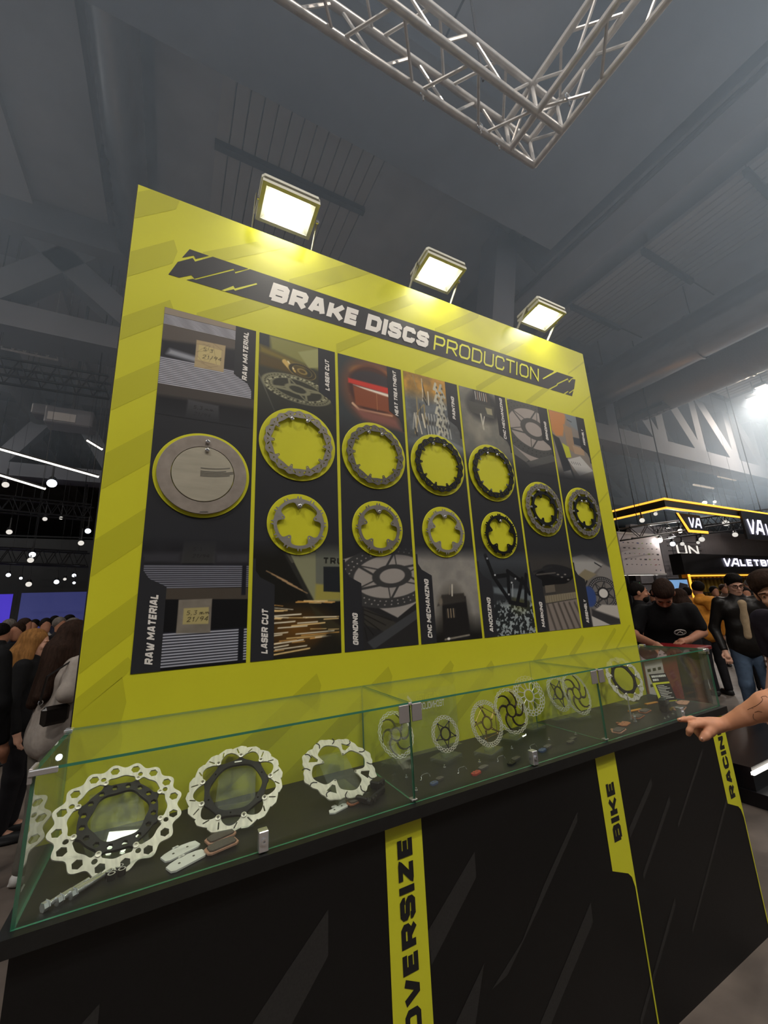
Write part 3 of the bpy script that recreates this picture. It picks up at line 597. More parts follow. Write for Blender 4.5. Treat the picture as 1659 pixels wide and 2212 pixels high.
def p_bot(i):
    P = pic('1a1a1c', HB, 190 if i == 0 else 150); u, v = P.u, P.v; H = HB; n = noise2(u, v, 20, 30 + i)
    if i == 0:
        P.put(np.ones_like(u), '101013'); P.put(np.clip((v - .24) / .15, 0, 1) * n * .35, '55555e'); sheets(P, .01, .12, 12, .06, tilt=0, a='b9bcc8', b='2c2e38'); sheets(P, .265, .345, 11, tilt=0, a='8d8f9a', b='33343e')
        P.poly([(0, .23), (.35, .22), (.35, .262), (0, .265)], '4d463e'); P.poly([(.12, .115), (.226, .110), (.227, .226), (.122, .225)], '6e675c'); P.put(P.sm(np.maximum(abs(u - .174) - .053, abs(v - .168) - .057)) * n * .7, 'a39c90')
        P.poly([(.138, .143), (.219, .140), (.218, .197), (.139, .196)], 'b3a671'); scribble(P, '5,3 mm', (.148, .173), .014, .11, '16130e'); scribble(P, '21/94', (.15, .150), .016, .11, '16130e')
        P.poly([(.32, 0), (.338, 0), (.338, .12), (.32, .12)], '14161f'); P.poly([(.325, .235), (.34, .235), (.34, .345), (.325, .345)], '1d1c24')
        P.poly([(.12, .35), (.23, .35), (.23, .43), (.125, .43)], '3a3a3a', .9, .003); scribble(P, "5'3", (.155, .395), .013, .10, '1a1a1a'); scribble(P, '21/94', (.155, .37), .013, .10, '1a1a1a'); P.poly([(0, .35), (.12, .35), (.12, .39), (0, .385)], '44444a', .7, .01); P.poly([(.23, .35), (.35, .35), (.35, .39), (.23, .39)], '4a4a50', .7, .01)
    elif i == 1:
        P.put(np.ones_like(u), '1b1a16'); P.poly([(.13, .40), (.35, .40), (.35, .2), (.24, .2)], '8f9070', soft=.004); P.poly([(.245, .44), (.35, .44), (.35, .26), (.245, .27)], '6f7266'); P.poly([(.245, .27), (.35, .26), (.35, .205), (.24, .205)], 'a39a4c', soft=.006)
        P.poly([(.277, .24), (.35, .235), (.35, .34), (.278, .34)], '23272b'); scribble(P, 'TRUM', (.277, .352), .026, .26, '23231e', -.02, 0); P.poly([(.11, .40), (.13, .41), (.235, .20), (.22, .2)], '2e2e2a'); P.line((.12, .41), (.15, .36), .012, '55544a')
        P.put(np.clip(1 - np.hypot((u - .17) / .2, (v - .1) / .11), 0, 1) * .8, '8a5a1c'); P.poly([(.22, .19), (.35, .1), (.35, .02), (.27, .1)], '3c3624', soft=.004)
        for k in range(46):
            a = RNG.random(4); x0 = .34 - .28 * a[0] ** 1.5; z0 = .02 + .19 * a[1]; L = .04 + .12 * a[2]; sl = -.05 + .5 * (.2 - z0) + .1 * (a[3] - .5)
            P.line((x0, z0), (max(x0 - L, .075), z0 - L * sl), .0022 + .003 * a[3], ('fff6dc', 'ffdc98', 'e8b060')[k % 3], .95)
        for k in range(5): P.line((.21 - .02 * k, .235 + .012 * k), (.13 - .02 * k, .275 + .012 * k), .003, 'd8b080', .8)
        P.poly([(.2, 0), (.35, 0), (.35, .06), (.3, .08)], '221f18', .8, .01)
    elif i == 2:
        P.put(np.ones_like(u), '2a2a2b'); P.poly([(0, .37), (.1, .40), (.35, .40), (.35, .18), (.25, .12), (.09, .2), (0, .26)], 'a49e98', soft=.002); rotor_ellipse(P, (.235, .30), .23, .115, .1, '3e3e3e', holes='b8b4ae', spokes=6)
        P.poly([(.09, .17), (.24, .10), (.2, .06), (.09, .10)], '3c3a36'); [P.line((.09, .16 - .018 * k), (.22 - .03 * k, .11 - .018 * k), .003, '14130f') for k in range(5)]; P.poly([(.1, .03), (.35, .15), (.35, .11), (.13, 0)], '45474a')
    elif i == 3:
        P.put(np.ones_like(u), '8a8782'); P.put(np.clip(n * 1.3 - .35, 0, 1), 'a8a49a'); d = np.hypot((u - .19) / .15, (v - .20) / .17); P.put(np.clip(.75 - np.hypot((u - .19) / .17, (v - .06) / .30), 0, 1) * 1.8, '2c2822'); P.put(np.clip((.12 - v) / .1, 0, 1), '191817')
        P.poly([(.12, .0), (.28, .0), (.27, .20), (.13, .19)], '1f1e1e', soft=.004); P.poly([(.10, .16), (.27, .175), (.26, .215), (.13, .21)], '3a3733', soft=.004); P.line((.19, .205), (.195, .255), .008, 'd8d2c2'); P.line((.175, .21), (.18, .25), .004, '8c8478')
        for k in range(7): P.line((.15 + .008 * k, .105), (.15 + .008 * k, .145), .003, 'e8cfa8' if k % 2 else '4a4540')
        P.line((.13, .01), (.27, .02), .008, '8a8478'); P.ell((.15, .012), .008, .006, 'f4f0e8'); P.ell((.12, .18), .012, .02, '7c7468', soft=.004)
    elif i == 4:
        P.put(np.ones_like(u), '33363a'); P.put(np.clip((v - .3) / .1, 0, 1), '4b5056'); m = np.clip((.18 - v) / .04, 0, 1); g = (noise2(u, v, 95, 3) > .56).astype(float) * m; P.put(m * .8, '23282a'); P.put(g * .85, 'b8c4c6'); P.put(np.clip(1 - np.hypot((u - .26) / .09, (v - .15) / .07), 0, 1) * .5, '7a7a34')
        P.poly([(.09, .24), (.35, .22), (.35, .16), (.09, .21)], '7d888e', .8, .006)
        for a, b in (((.06, .40), (.10, .29)), ((.10, .29), (.20, .30)), ((.10, .29), (.19, .17)), ((.20, .30), (.19, .17)), ((.20, .32), (.30, .26)), ((.30, .28), (.24, .15)), ((.19, .16), (.30, .14)), ((.30, .27), (.34, .2)), ((.30, .14), (.33, .30))): P.line(a, b, .022, '17181b')
        for c in ((.07, .385), (.11, .30), (.19, .20), (.25, .28), (.22, .26)): P.ell(c, .006, .005, 'c8ccd0')
        P.line((.225, .25), (.215, .19), .007, '9aa0a4')
    elif i == 5:
        P.put(np.ones_like(u), '3a3836'); P.put(n * .5, '4e4b48'); P.ell((.19, .29), .17, .055, '151517', .1); P.ell((.23, .32), .13, .035, '252528', -.1); P.line((.03, .315), (.18, .345), .012, '2b2b2d'); P.line((.05, .30), (.2, .31), .008, '5c5854')
        for c in ((.22, .30), (.28, .30), (.25, .285), (.30, .27)): P.ell(c, .010, .004, '8a8680')
        P.poly([(.10, .20), (.18, .205), (.18, .245), (.10, .24)], '6d655a'); P.poly([(.18, .19), (.35, .2), (.35, .25), (.18, .245)], '47433e'); P.poly([(.09, .145), (.35, .165), (.35, .20), (.09, .185)], '8e846e')
        for k in range(14): P.line((.1 + .02 * k, .15), (.1 + .02 * k, .19), .003, '6a6250')
        P.poly([(.09, 0), (.35, 0), (.35, .16), (.09, .14)], '8a8078'); [P.line((.1 + .045 * k, .14), (.14 + .05 * k, 0), .012, '4e4843', soft=.006) for k in range(6)]
    else:
        P.put(np.ones_like(u), '77736f'); P.poly([(0, .38), (.2, .42), (.35, .33), (.35, .44), (0, .44)], '4c4d50', soft=.01); P.poly([(0, .30), (.12, .28), (.28, .36), (.1, .42), (0, .40)], 'a8a6a2', soft=.004); P.line((.2, .37), (.34, .31), .008, '2c2e32'); P.poly([(.02, .29), (.1, .26), (.2, .30), (.1, .33)], '8c8268', soft=.004)
        P.poly([(.28, .36), (.35, .34), (.35, .2), (.2, .3)], '8a8682', soft=.006)
        rotor_ellipse(P, (.235, .185), .125, .085, .0, '3c3c3e', holes='d0ccc8', spokes=7); P.ell((.235, .185), .05, .03, 'dedad4'); P.ell((.235, .185), .05, .032, '2c2c2e', ring=.010); P.ell((.10, .17), .06, .06, '3a4f86', soft=.006); P.line((.07, .23), (.1, .26), .012, '2c2c2e')
        P.poly([(.1, .08), (.35, .02), (.35, .11), (.2, .12)], 'c4beb6', soft=.004); P.poly([(.09, .0), (.35, 0), (.35, .03), (.1, .10)], '3c3b3c', soft=.006); P.poly([(.09, 0), (.25, 0), (.09, .06)], 'c9c4bd')
    return P
names_t = ['RAW MATERIAL', 'LASER CUT', 'HEAT TREATMENT', 'PAINTING', 'CNC MECHANIZING', 'GRINDING', 'ASSEMBLY']
names_b = ['RAW MATERIAL', 'LASER CUT', 'GRINDING', 'CNC MECHANIZING', 'ANODIZING', 'MARKING', 'ASSEMBLY']
for i in range(7):
    x0 = PX0 + PP * i; x1 = x0 + PWD
    pn = MB().box(x0, x1, E2, 0.001, PZ0, PZ1).build('print_panel', 'print_black', board)
    P = p_top(i); f = np.clip(P.v / .07, 0, 1)[..., None]; P.c = P.c * f + P.rgb('2b2c30') * (1 - f); P.build('photo_print', x0, PZ1 - HT, E2 - .0004, pn)
    P = p_bot(i); f = np.clip((HB - P.v) / .07, 0, 1)[..., None]; P.c = P.c * f + P.rgb('2b2c30') * (1 - f); P.build('photo_print', x0, PZ0, E2 - .0004, pn)
    ln = .235 if len(names_t[i]) > 8 else .165
    lt = {0: .232, 1: .158, 2: .25, 3: .135, 4: .262, 5: .125, 6: .115}[i]; top = {0: .018, 1: .055, 2: .02, 3: .085, 4: .015, 5: .10, 6: .09}[i]
    th = max(.268, top + lt + .02)
    mb = MB(); mb.flat([(x1 - .083, PZ1), (x1 - .083, PZ1 - th + .04), (x1 - .028, PZ1 - th + .008), (x1 - .012, PZ1 - th - .022), (x1 - .012, PZ1 - th - .06), (x1, PZ1 - th - .06), (x1, PZ1)], E2 - .0008); mb.build('label_tab', 'print_black', pn); mb = MB()
    text_y = E2 - .0012
    lb = {0: .222, 1: .158, 2: .125, 3: .26, 4: .165, 5: .13, 6: .13}[i]; bs = .022; th2 = .27 if lb < .25 else .30
    mb.flat([(x0, PZ0), (x0 + .082, PZ0), (x0 + .082, PZ0 + th2), (x0 + .028, PZ0 + th2 + .028), (x0 + .010, PZ0 + th2 + .055), (x0 + .010, PZ0 + th2 + .10), (x0, PZ0 + th2 + .10)], E2 - .0008)
    mb.build('label_tab', 'print_black', pn)
    mb = MB(); text_mesh(mb, names_t[i], .021, (x1 - .030, PZ1 - top - lt), text_y, t=.27, gap=.10, shear=.2, width=lt, rot=PI / 2); mb.build('label_lettering', 'print_white', pn); mb = MB()
    text_mesh(mb, names_b[i], .024, (x0 + .060, PZ0 + bs), text_y, t=.27, gap=.10, shear=.2, width=lb, rot=PI / 2); mb.build('label_lettering', 'print_white', pn)
    circs = [(2.071, .165)] if i in (0, 5, 6) else [(2.251, .165), (1.902, .1265)]
    for cz, r in circs:
        MB().lathe([(0, E2 - .0035), (r - .001, E2 - .0035), (r, E2 - .0025), (r, 0)], 96, (PX0 + PP * i + PWD / 2 - .0005, 0, cz), 'y').build('round_plate', 'board_yellow', pn)
# ---- floodlights on the top edge
for k, x in enumerate((.600, 1.462, 2.300)):
    t = thing('floodlight', ('lit floodlight over the brake lettering at the left end of the board top', 'lit floodlight at the middle of the yellow board top', 'lit floodlight over the far right end of the board top')[k], 'floodlight', (x, -.02, ZT), group='floodlights on the board')
    cz, cy, tilt = .095, -.055, 1.46; w, h, d = .268, .19, .04
    Rm = Matrix.Rotation(tilt, 4, 'X')   # local: face looks -y before tilt; tilted so that it looks down
    T = Matrix.Translation((0, cy, cz)) @ Rm
    def put(o): o.matrix_local = T; return o
    put(MB().cbox(-w / 2, w / 2, 0, d, -h / 2, h / 2, .012).build('housing', 'lamp_body', t))
    b = put(MB().plate([[(-w / 2 + .004, -h / 2 + .004), (w / 2 - .004, -h / 2 + .004), (w / 2 - .004, h / 2 - .004), (-w / 2 + .004, h / 2 - .004)], [(-w / 2 + .022, -h / 2 + .02), (w / 2 - .022, -h / 2 + .02), (w / 2 - .022, h / 2 - .02), (-w / 2 + .022, h / 2 - .02)]], .018, -.016).build('bezel', 'lamp_body', t))
    rf = MB(); I = [(-w / 2 + .041, -h / 2 + .035), (w / 2 - .041, -h / 2 + .035), (w / 2 - .041, h / 2 - .035), (-w / 2 + .041, h / 2 - .035)]; U_ = [(-w / 2 + .021, -h / 2 + .019), (w / 2 - .021, -h / 2 + .019), (w / 2 - .021, h / 2 - .019), (-w / 2 + .021, h / 2 - .019)]
    rf.add([(a, -.0015, c) for a, c in I] + [(a, -.014, c) for a, c in U_], [(i, (i + 1) % 4, 4 + (i + 1) % 4, 4 + i) for i in range(4)]); put(rf.build('reflector', 'lamp_reflector', t))   # lit by the LED itself
    put(MB().box(-w / 2 + .041, w / 2 - .041, -.0015, .002, -h / 2 + .035, h / 2 - .035).build('led_glass', 'lamp_face', t))
    for q in range(9): put(MB().box(-w / 2 + .03 + q * .026 - .002, -w / 2 + .03 + q * .026 + .002, d, d + .018, -h / 2 + .02, h / 2 - .02).build('cooling_fin', 'lamp_body', t))
    yk = MB()
    for s in (-1, 1): yk.hull([(s * (w / 2 + .010) + e, y_, z_) for e in (-.002, .002) for y_, z_ in ((cy - .012, cz + .01), (cy + .012, cz + .01), (.032, .0), (.058, .0))])
    yk.box(-w / 2 - .012, w / 2 + .012, .032, .058, -.0005, .004); yk.build('yoke', 'lamp_body', t)
    for s in (-1, 1): MB().lathe([(.009, 0), (.009, .012), (.005, .016)], 10, (s * (w / 2 + .004), cy, cz), 'x').build('pivot_bolt', 'chrome', t)
    MB().tube((0, .045, -.012), (0, .045, .010), .006, 8).build('mount_bolt', 'chrome', t)
# ---- the discs hung on the board
def radial(n, r): return [(r(2 * PI * k / n) * math.cos(2 * PI * k / n), r(2 * PI * k / n) * math.sin(2 * PI * k / n)) for k in range(n)]
def angd(a, b): return (a - b + PI) % (2 * PI) - PI
def hole(x, z, r, n=10): return [(x + r * math.cos(2 * PI * k / n), z + r * math.sin(2 * PI * k / n)) for k in range(n)][::-1]
def pol(r, a): return (r * math.cos(a), r * math.sin(a))
def slot(c, L, w, ang, n=5):
    P = [];
    for s, a0 in ((1, -PI / 2), (-1, PI / 2)):
        for k in range(n): a = a0 + PI * k / (n - 1); P.append((s * (L / 2 - w / 2) + w / 2 * math.cos(a), w / 2 * math.sin(a)))
    return [(c[0] + rotpt(p, ang)[0], c[1] + rotpt(p, ang)[1]) for p in P][::-1]
def bump(x, w, e): return 1 / (1 + (abs(x) / w) ** e)
def ring_loops(R0=.149, R1=.1185, lug=.017, nl=10, off=PI / 2 + PI / 10, wave=.0032):
    angs = [off + 2 * PI * k / nl for k in range(nl)]
    def ro(t): return R0 - wave + wave * math.cos(2 * nl * (t - off))
    def ri(t):
        b = max(bump(angd(t, a), .052, 9) for a in angs); return R1 + .0025 * math.cos(nl * (t - off)) - lug * b
    L = [radial(600, ro), radial(800, ri)[::-1]]
    for a in angs:
        L.append(hole(*pol(R1 - lug + .0075, a), .0030)); L.append(hole(*pol(R1 + .013, a + PI / nl), .0034))
        for s in (-1, 1): L.append(slot(pol(R1 + .0135, a + s * .150), .0170, .0046, a + s * .150 + s * .80))
        L.append(hole(*pol(R1 + .014, a), .0030))
    return L
def carrier_loops(R0=.108, R1=.091, nl=5, off=PI / 2, lug=.025):
    angs = [off + 2 * PI * k / nl for k in range(nl)]; tabs = [off + 2 * PI * k / 12 for k in range(12)]
    def ro(t):
        v = 0
        for a in tabs:
            d = abs(angd(t, a)); v = max(v, bump(d - .055, .026, 8)); 
            if d < .028: v = -.35
        return R0 + .0095 * v - .004
    def ri(t): return R1 - lug * max(bump(angd(t, a), .17, 5) for a in angs) - .004 * max(bump(angd(t, a), .09, 4) for a in angs)
    L = [radial(720, ro), radial(360, ri)[::-1]]
    for a in angs: L.append(hole(*pol(R1 - lug + .006, a), .0036))
    return L
def inner_carrier(R0=.112, R1=.093, ln=10, nl=5, off=PI / 2):
    la = [off + PI / 10 + 2 * PI * k / ln for k in range(ln)]; ia = [off + .25 + 2 * PI * k / nl for k in range(nl)]
    def ro(t): return R0 - .010 + .010 * max(bump(angd(t, a), .10, 4) for a in la)
    def ri(t): return R1 - .008 - .022 * max(bump(angd(t, a), .11, 6) for a in ia)
    L = [radial(360, ro), radial(360, ri)[::-1]]
    for a in ia: L.append(hole(*pol(R1 - .022, a), .003))
    return L
_cache = {}
def plate_mesh(key, loops, th, m):
    if (key, m) not in _cache: _cache[(key, m)] = MB().plate(loops, th, 0).mesh(key, m)
    return _cache[(key, m)]
RL, CL, IL = ring_loops(), carrier_loops(), inner_carrier()
IR = ring_loops(R0=.151, R1=.121, lug=.013)
def screw(t, x, z, back, m='chrome'):
    MB().lathe([(.0035, back), (.0035, -.003), (.0075, -.003), (.0075, -.008), (.004, -.0105), (.004, -.008), (0.0, -.008)], 14, (x, 0, z), 'y').build('screw', m, t, smooth=True)
YD = -.016
def cx_(i): return PX0 + PP * i + PWD / 2
t = thing('blank_disc', 'plain round raw steel blank with an inner circle cut on the first panel', 'disc', (cx_(0), -.014, 2.071))
MB().lathe([(.1085, .004), (.1085, .0), (.152, 0), (.153, .001), (.153, .008), (.1085, .008)], 96, axis='y').build('outer_plate', 'raw_plate', t, smooth=True)
MB().lathe([(0, -.0006), (.1048, -.0006), (.1060, .0006), (.1062, .008)], 96, axis='y').build('inner_disc', 'raw_plate_in', t, smooth=True)
for z in (.128, .094): screw(t, .008, z, .012)
MB().plate([[(-.006, -.148), (.024, -.145), (.02, -.142), (-.004, -.144)]], .001, -.0008).build('edge_nick', 'steel_dark', t)
mb = MB()
for q in range(5):
    pts = [(.0 + .11 * s, -.0006, -.004 + .006 * q + .016 * s ** 2 - .012 * (q % 2)) for s in np.linspace(-.1, .95 - .12 * (q % 3), 9)]
    for a, b in zip(pts[:-1], pts[1:]): mb.add([(a[0], -.0011, a[2]), (b[0], -.0011, b[2]), (b[0], -.0011, b[2] + .004), (a[0], -.0011, a[2] + .004)], [(0, 1, 2, 3)])
mat('smudge', '6e6a60', .5, metal=.3); mb.build('rub_mark', 'smudge', t)
ringm = {1: 'steel_grey', 2: 'steel_dark', 3: 'black_metal', 4: 'black_metal'}; carm = {1: 'steel', 2: 'steel_grey', 3: 'steel', 4: 'black_metal'}
rl = {1: 'raw grey laser cut brake ring on the laser cut panel', 2: 'dark grey heat treated brake ring beside the furnace picture', 3: 'black painted brake ring under the hanging parts picture', 4: 'black brake ring with bright machined lugs on the mechanizing panel'}
cl = {1: 'pale steel carrier ring under the raw grey brake ring', 2: 'grey steel carrier ring under the dark grey brake ring', 3: 'silver carrier ring under the black painted brake ring', 4: 'black anodized carrier ring with toothed edge'}
for i in range(1, 5):
    t = thing('brake_ring', rl[i], 'brake ring', (cx_(i), YD, 2.251), group='brake rings on the board'); link('ring', plate_mesh('ring', RL, .004, ringm[i]), t)
    for s in (-1, 1): a = PI / 2 + s * PI / 10; screw(t, *pol(.109, a), .015)
    if i == 4:
        for k in range(10):
            if k not in (0, 9): a = PI / 2 + PI / 10 + 2 * PI * k / 10; MB().lathe([(.0035, -.0003), (.0055, -.0003)], 12, (pol(.109, a)[0], 0, pol(.109, a)[1]), 'y').build('machined_lug', 'chrome', t)
    t = thing('carrier_ring', cl[i], 'carrier ring', (cx_(i), YD, 1.902), group='carrier rings on the board'); link('carrier', plate_mesh('carrier', CL, .005, carm[i]), t); screw(t, *pol(.072, PI / 2), .015)
for i in (5, 6):
    t = thing('brake_disc', ('grey brake disc with black carrier on the marking panel', 'grey brake disc with black carrier and extra rivets on the last assembly panel')[i - 5], 'brake disc', (cx_(i), YD, 2.072), group='complete discs on the board')
    link('ring', plate_mesh('ring_b', IR, .004, 'steel_grey'), t); link('carrier', plate_mesh('inner_carrier', IL, .006, 'black_metal'), t, (0, -.001, 0))
    for k in range(10):
        a = PI / 2 + PI / 10 + 2 * PI * k / 10; MB().lathe([(.006, .003), (.006, -.004), (.003, -.0045), (.003, -.002)], 12, (pol(.110, a)[0], 0, pol(.110, a)[1]), 'y').build('rivet', 'chrome', t, smooth=True)
    for a in ((PI / 2 - .25, PI / 2 + .35) if i == 6 else (PI / 2 - .31, PI / 2 + .31)): screw(t, *pol(.072 if i == 6 else .110, a), .015)
# ================================================================== COUNTER AND GLASS CASE
CD = .368; YF = -.366; CH = .279
counter = thing('counter', 'long black counter with yellow vertical strips under the glass case', 'counter', (0, 0, 0))
MB().box(.004, BW - .004, YF, -.002, 0, Z0 - .036).build('body', 'counter_black', counter)
MB().box(-.018, BW + .018, -CD - .022, -.001, Z0 - .036, Z0 - .0035).build('top_slab', 'counter_slab', counter)
EF = YF - .0006
mb = MB()
for P in ([(1.141, .790), (1.139, .722), (.956, .567), (.951, .648)], [(1.632, .781), (1.625, .751), (1.401, .573), (1.225, .443), (1.159, .432), (1.298, .503), (1.42, .615)],
          [(2.114, .791), (2.111, .759), (1.909, .620), (1.911, .653)], [(1.141, .504), (1.092, .383), (.96, .28), (.955, .35), (1.025, .411)], [(1.635, .498), (1.632, .44), (1.382, .263), (1.10, .06), (1.03, .06), (1.337, .282)],
          [(.653, .798), (.651, .700), (.56, .604), (.05, .22), (.05, .33), (.468, .642)], [(.162, .799), (.162, .71), (.01, .59), (.01, .68)], [(2.22, .70), (2.215, .67), (1.95, .47), (1.95, .49)], [(2.69, .60), (2.685, .575), (2.20, .21), (2.20, .225)], [(2.13, .36), (2.12, .33), (1.80, .08), (1.80, .10)],
          [(.72, .31), (.71, .22), (.45, .03), (.40, .03)], [(2.55, .82), (2.548, .80), (2.24, .57), (2.24, .585)]): mb.flat(P, EF)
mb.build('grey_slash', 'counter_grey', counter)
def ystrip(x0, zb, txt, ztop, zbot):
    st = MB().flat([(x0, .941), (x0, zb + .045), (x0 + .088, zb + .012), (x0 + .106, zb - .005), (x0 + .116, zb - .04), (x0 + .116, .003), (x0 + .124, .003), (x0 + .124, .941)], EF - .0005).build('yellow_strip', 'print_yellow', counter)
    mb = MB(); text_mesh(mb, txt, .050, (x0 + .087, zbot), EF - .001, t=.29, gap=.13, width=ztop - zbot, rot=PI / 2); mb.build('strip_lettering', 'print_black2', st)
mat('print_black2', '17171a', .5)
ystrip(.827, .33, 'OVERSIZE', .898, .440)
ystrip(1.775, .505, 'BIKE', .836, .632)
ystrip(2.672, .515, 'RACING', .905, .570)
# glass case: panes are parts
case = thing('glass_case', 'long three section glass display case on the black counter', 'display case', (0, 0, Z0))
G = .006
def pane(x0, x1, y0, y1, z0, z1, nm='glass_pane'):
    o = MB(); o.box(x0, x1, y0, y1, z0 - Z0, z1 - Z0); d = [(x1 - x0), (y1 - y0), (z1 - z0)]; thin = d.index(min(d))
    # faces order: -z +z -y +x +y -x ; the two big faces clear, the rims green
    big = {0: (3, 5), 1: (2, 4), 2: (0, 1)}[thin]; o.m = [0 if k in big else 1 for k in range(6)]
    return o.build(nm, ['pane', 'green_edge'], case)
d1, d2 = BW / 3, BW * 2 / 3
xs = [0, d1, d2, BW]
for k in range(3):
    pane(xs[k] + (.0015 if k else 0), xs[k + 1] - (.0015 if k < 2 else 0), -CD, -CD + G, Z0 - .003, Z0 + CH - G)
    pane(xs[k] + (.0015 if k else 0), xs[k + 1] - (.0015 if k < 2 else 0), -CD, -.001, Z0 + CH - G, Z0 + CH)
for x in (0, d1 - G / 2, d2 - G / 2, BW - G): pane(x, x + G, -CD + G + .0005, -.001, Z0 - .003, Z0 + CH - G - .0005)
def clampm(x, y, z, sx, sy, sz, m='alu', nm='clamp'): return MB().cbox(x - sx / 2, x + sx / 2, y - sy / 2, y + sy / 2, z - Z0 - sz / 2, z - Z0 + sz / 2, .0015).build(nm, m, case)
mat('satin', 'aaa4a2', .45, metal=.5)
for x in (d1, d2):
    for s in (-1, 1): clampm(x + s * .0235, -CD - .003, Z0 + CH - .031, .036, .006, .052, 'satin')
    clampm(x, -CD - .001, Z0 + CH - .004, .012, .012, .008, 'chrome')
    clampm(x, -CD + .01, Z0 + .004, .02, .02, .006, 'satin')
for x, s in ((.0, 1), (BW, -1)):
    clampm(x + s * .02, -CD - .003, Z0 + CH - .006, .05, .008, .012, 'chrome'); clampm(x - s * .002, -CD + .02, Z0 + CH - .012, .008, .05, .03, 'satin'); clampm(x + s * .004, -.03, Z0 + CH + .002, .02, .03, .008, 'chrome')
for x in (.482, 1.441, 2.43):
    c = clampm(x, -CD + .000, Z0 + .022, .024, .024, .046, 'chrome', 'lock'); MB().lathe([(.007, 0), (.007, -.004), (.003, -.004), (.003, -.001)], 12, (x, -CD - .0125, .024), 'y').build('lock_barrel', 'chrome', c)
# LED tube lights reflecting in the glass are real lamps elsewhere in the hall
# ================================================================== THINGS IN THE CASE
mat('case_black', '0e0e0f', .35)
def frame_at(o, c, az, tl):
    # local front (-y) faces (sin az cos tl, -cos az cos tl, sin tl)
    o.matrix_world = Matrix.Translation(c) @ Matrix.Rotation(az, 4, 'Z') @ Matrix.Rotation(-tl, 4, 'X'); return o
def hexh(c, r, rot=0): return [(c[0] + r * math.cos(rot + PI / 3 * k), c[1] + r * math.sin(rot + PI / 3 * k)) for k in range(6)][::-1]
def case_rotor(kind, label, c, r, az, tl):
    t = thing('brake_disc', label, 'brake disc', c); frame_at(t, c, az, tl)
    if kind == 0:
        n = 16; lug = [2 * PI * k / 8 + .25 for k in range(8)]
        ro = lambda a: r * (.957 + .043 * math.cos(n * a)); ri = lambda a: r * (.735 - .012 * math.cos(n * a) - .085 * max(bump(angd(a, l), .075, 5) for l in lug))
        L = [radial(480, ro), radial(400, ri)[::-1]] + [hexh(pol(r * .865, 2 * PI * k / n), r * .078, k) for k in range(n)] + [hole(*pol(r * .775, l), r * .043, 12) for l in lug] + [hole(*pol(r * .675, l), r * .022, 8) for l in lug]
        MB().plate(L, .004).build('ring', 'steel_bright', t)
        for l in lug: MB().lathe([(r * .025, .004), (r * .025, -.001), (r * .045, -.001), (r * .045, -.003), (r * .022, -.004), (r * .022, -.001)], 14, (pol(r * .675, l)[0], 0, pol(r * .675, l)[1]), 'y').build('button', 'steel_bright', t, smooth=True)
        ro2 = lambda a: r * (.60 + .055 * max(bump(angd(a, l), .09, 4) for l in lug)); ri2 = lambda a: r * (.44 + .02 * math.cos(6 * a))
        L = [radial(320, ro2), radial(240, ri2)[::-1]]
        for k in range(16): L.append(hexh(pol(r * .535, 2 * PI * (k + .5) / 16 + .25), r * .05, k))
        MB().plate(L, .008, .003).build('carrier', 'black_metal', t)
    elif kind == 1:
        lug = [2 * PI * k / 9 + .1 for k in range(9)]; n = 18
        ro = lambda a: r * (.955 + .045 * (abs(((n * a / (2 * PI)) % 1) - .35) * -2 + 1)); ri = lambda a: r * (.80 - .06 * math.cos(9 * (a - .1)) - .05 * max(bump(angd(a, l), .09, 5) for l in lug))
        L = [radial(540, ro), radial(400, ri)[::-1]]
        for l in lug:
            L.append(hole(*pol(r * .725, l), r * .022, 8)); L.append(slot(pol(r * .865, l + .10), r * .15, r * .028, l + .10 + .35)); L.append(slot(pol(r * .87, l - .22), r * .13, r * .028, l - .22 - .5))
        MB().plate(L, .004).build('ring', 'steel_bright', t)
        for l in lug: MB().lathe([(r * .03, .004), (r * .03, -.001), (r * .055, -.001), (r * .055, -.003), (r * .03, -.0045), (r * .03, -.001)], 16, (pol(r * .725, l)[0], 0, pol(r * .725, l)[1]), 'y').build('button', 'steel_bright', t, smooth=True)
        ro2 = lambda a: r * (.64 + .05 * max(bump(angd(a, l), .12, 3) for l in lug)); ri2 = lambda a: r * (.53 + .012 * math.cos(6 * a))
        L = [radial(320, ro2), radial(240, ri2)[::-1]] + [hole(*pol(r * .58, 2 * PI * k / 6 + .4), r * .02, 8) for k in range(6)]
        MB().plate(L, .008, .003).build('carrier', 'black_metal', t)
        MB().box(-r * .08, r * .08, .0022, .0030, r * .575, r * .605).build('marking', 'print_white', t)
    else:
        arms = [2 * PI * k / 4 + .95 for k in range(4)]
        ro = lambda a: r * (.945 + .055 * math.cos(8 * (a - .95)) ** 3); ri = lambda a: r * (.74 + .03 * math.cos(8 * (a - .95)) - .30 * max(bump(angd(a, l), .21, 4) for l in arms) - .06 * max(bump(angd(a, l), .08, 4) for l in arms))
        L = [radial(400, ro), radial(400, ri)[::-1]]
        for l in arms:
            L.append([pol(r * .80, l - .16), pol(r * .80, l + .16), pol(r * .58, l + .07), pol(r * .58, l - .07)][::-1]); L.append(hole(*pol(r * .44, l), r * .026, 10))
        MB().plate(L, .004).build('ring', 'steel_bright', t)
        for k in range(12):
            a = 2 * PI * k / 12 + .4; q = [pol(r * s, a + .10 * math.sin(4 * s * PI)) for s in (.76, .84, .90, .955)]
            mb = MB(); 
            for p0, p1 in zip(q[:-1], q[1:]): mb.tube((p0[0], -.0006, p0[1]), (p1[0], -.0006, p1[1]), .0017, 5)
            mb.build('groove', 'case_black', t)
    return t
r1 = case_rotor(0, 'large silver wave disc with hexagonal holes and black carrier in the case', (.154, -.150, 1.060), .151, .25, .98)
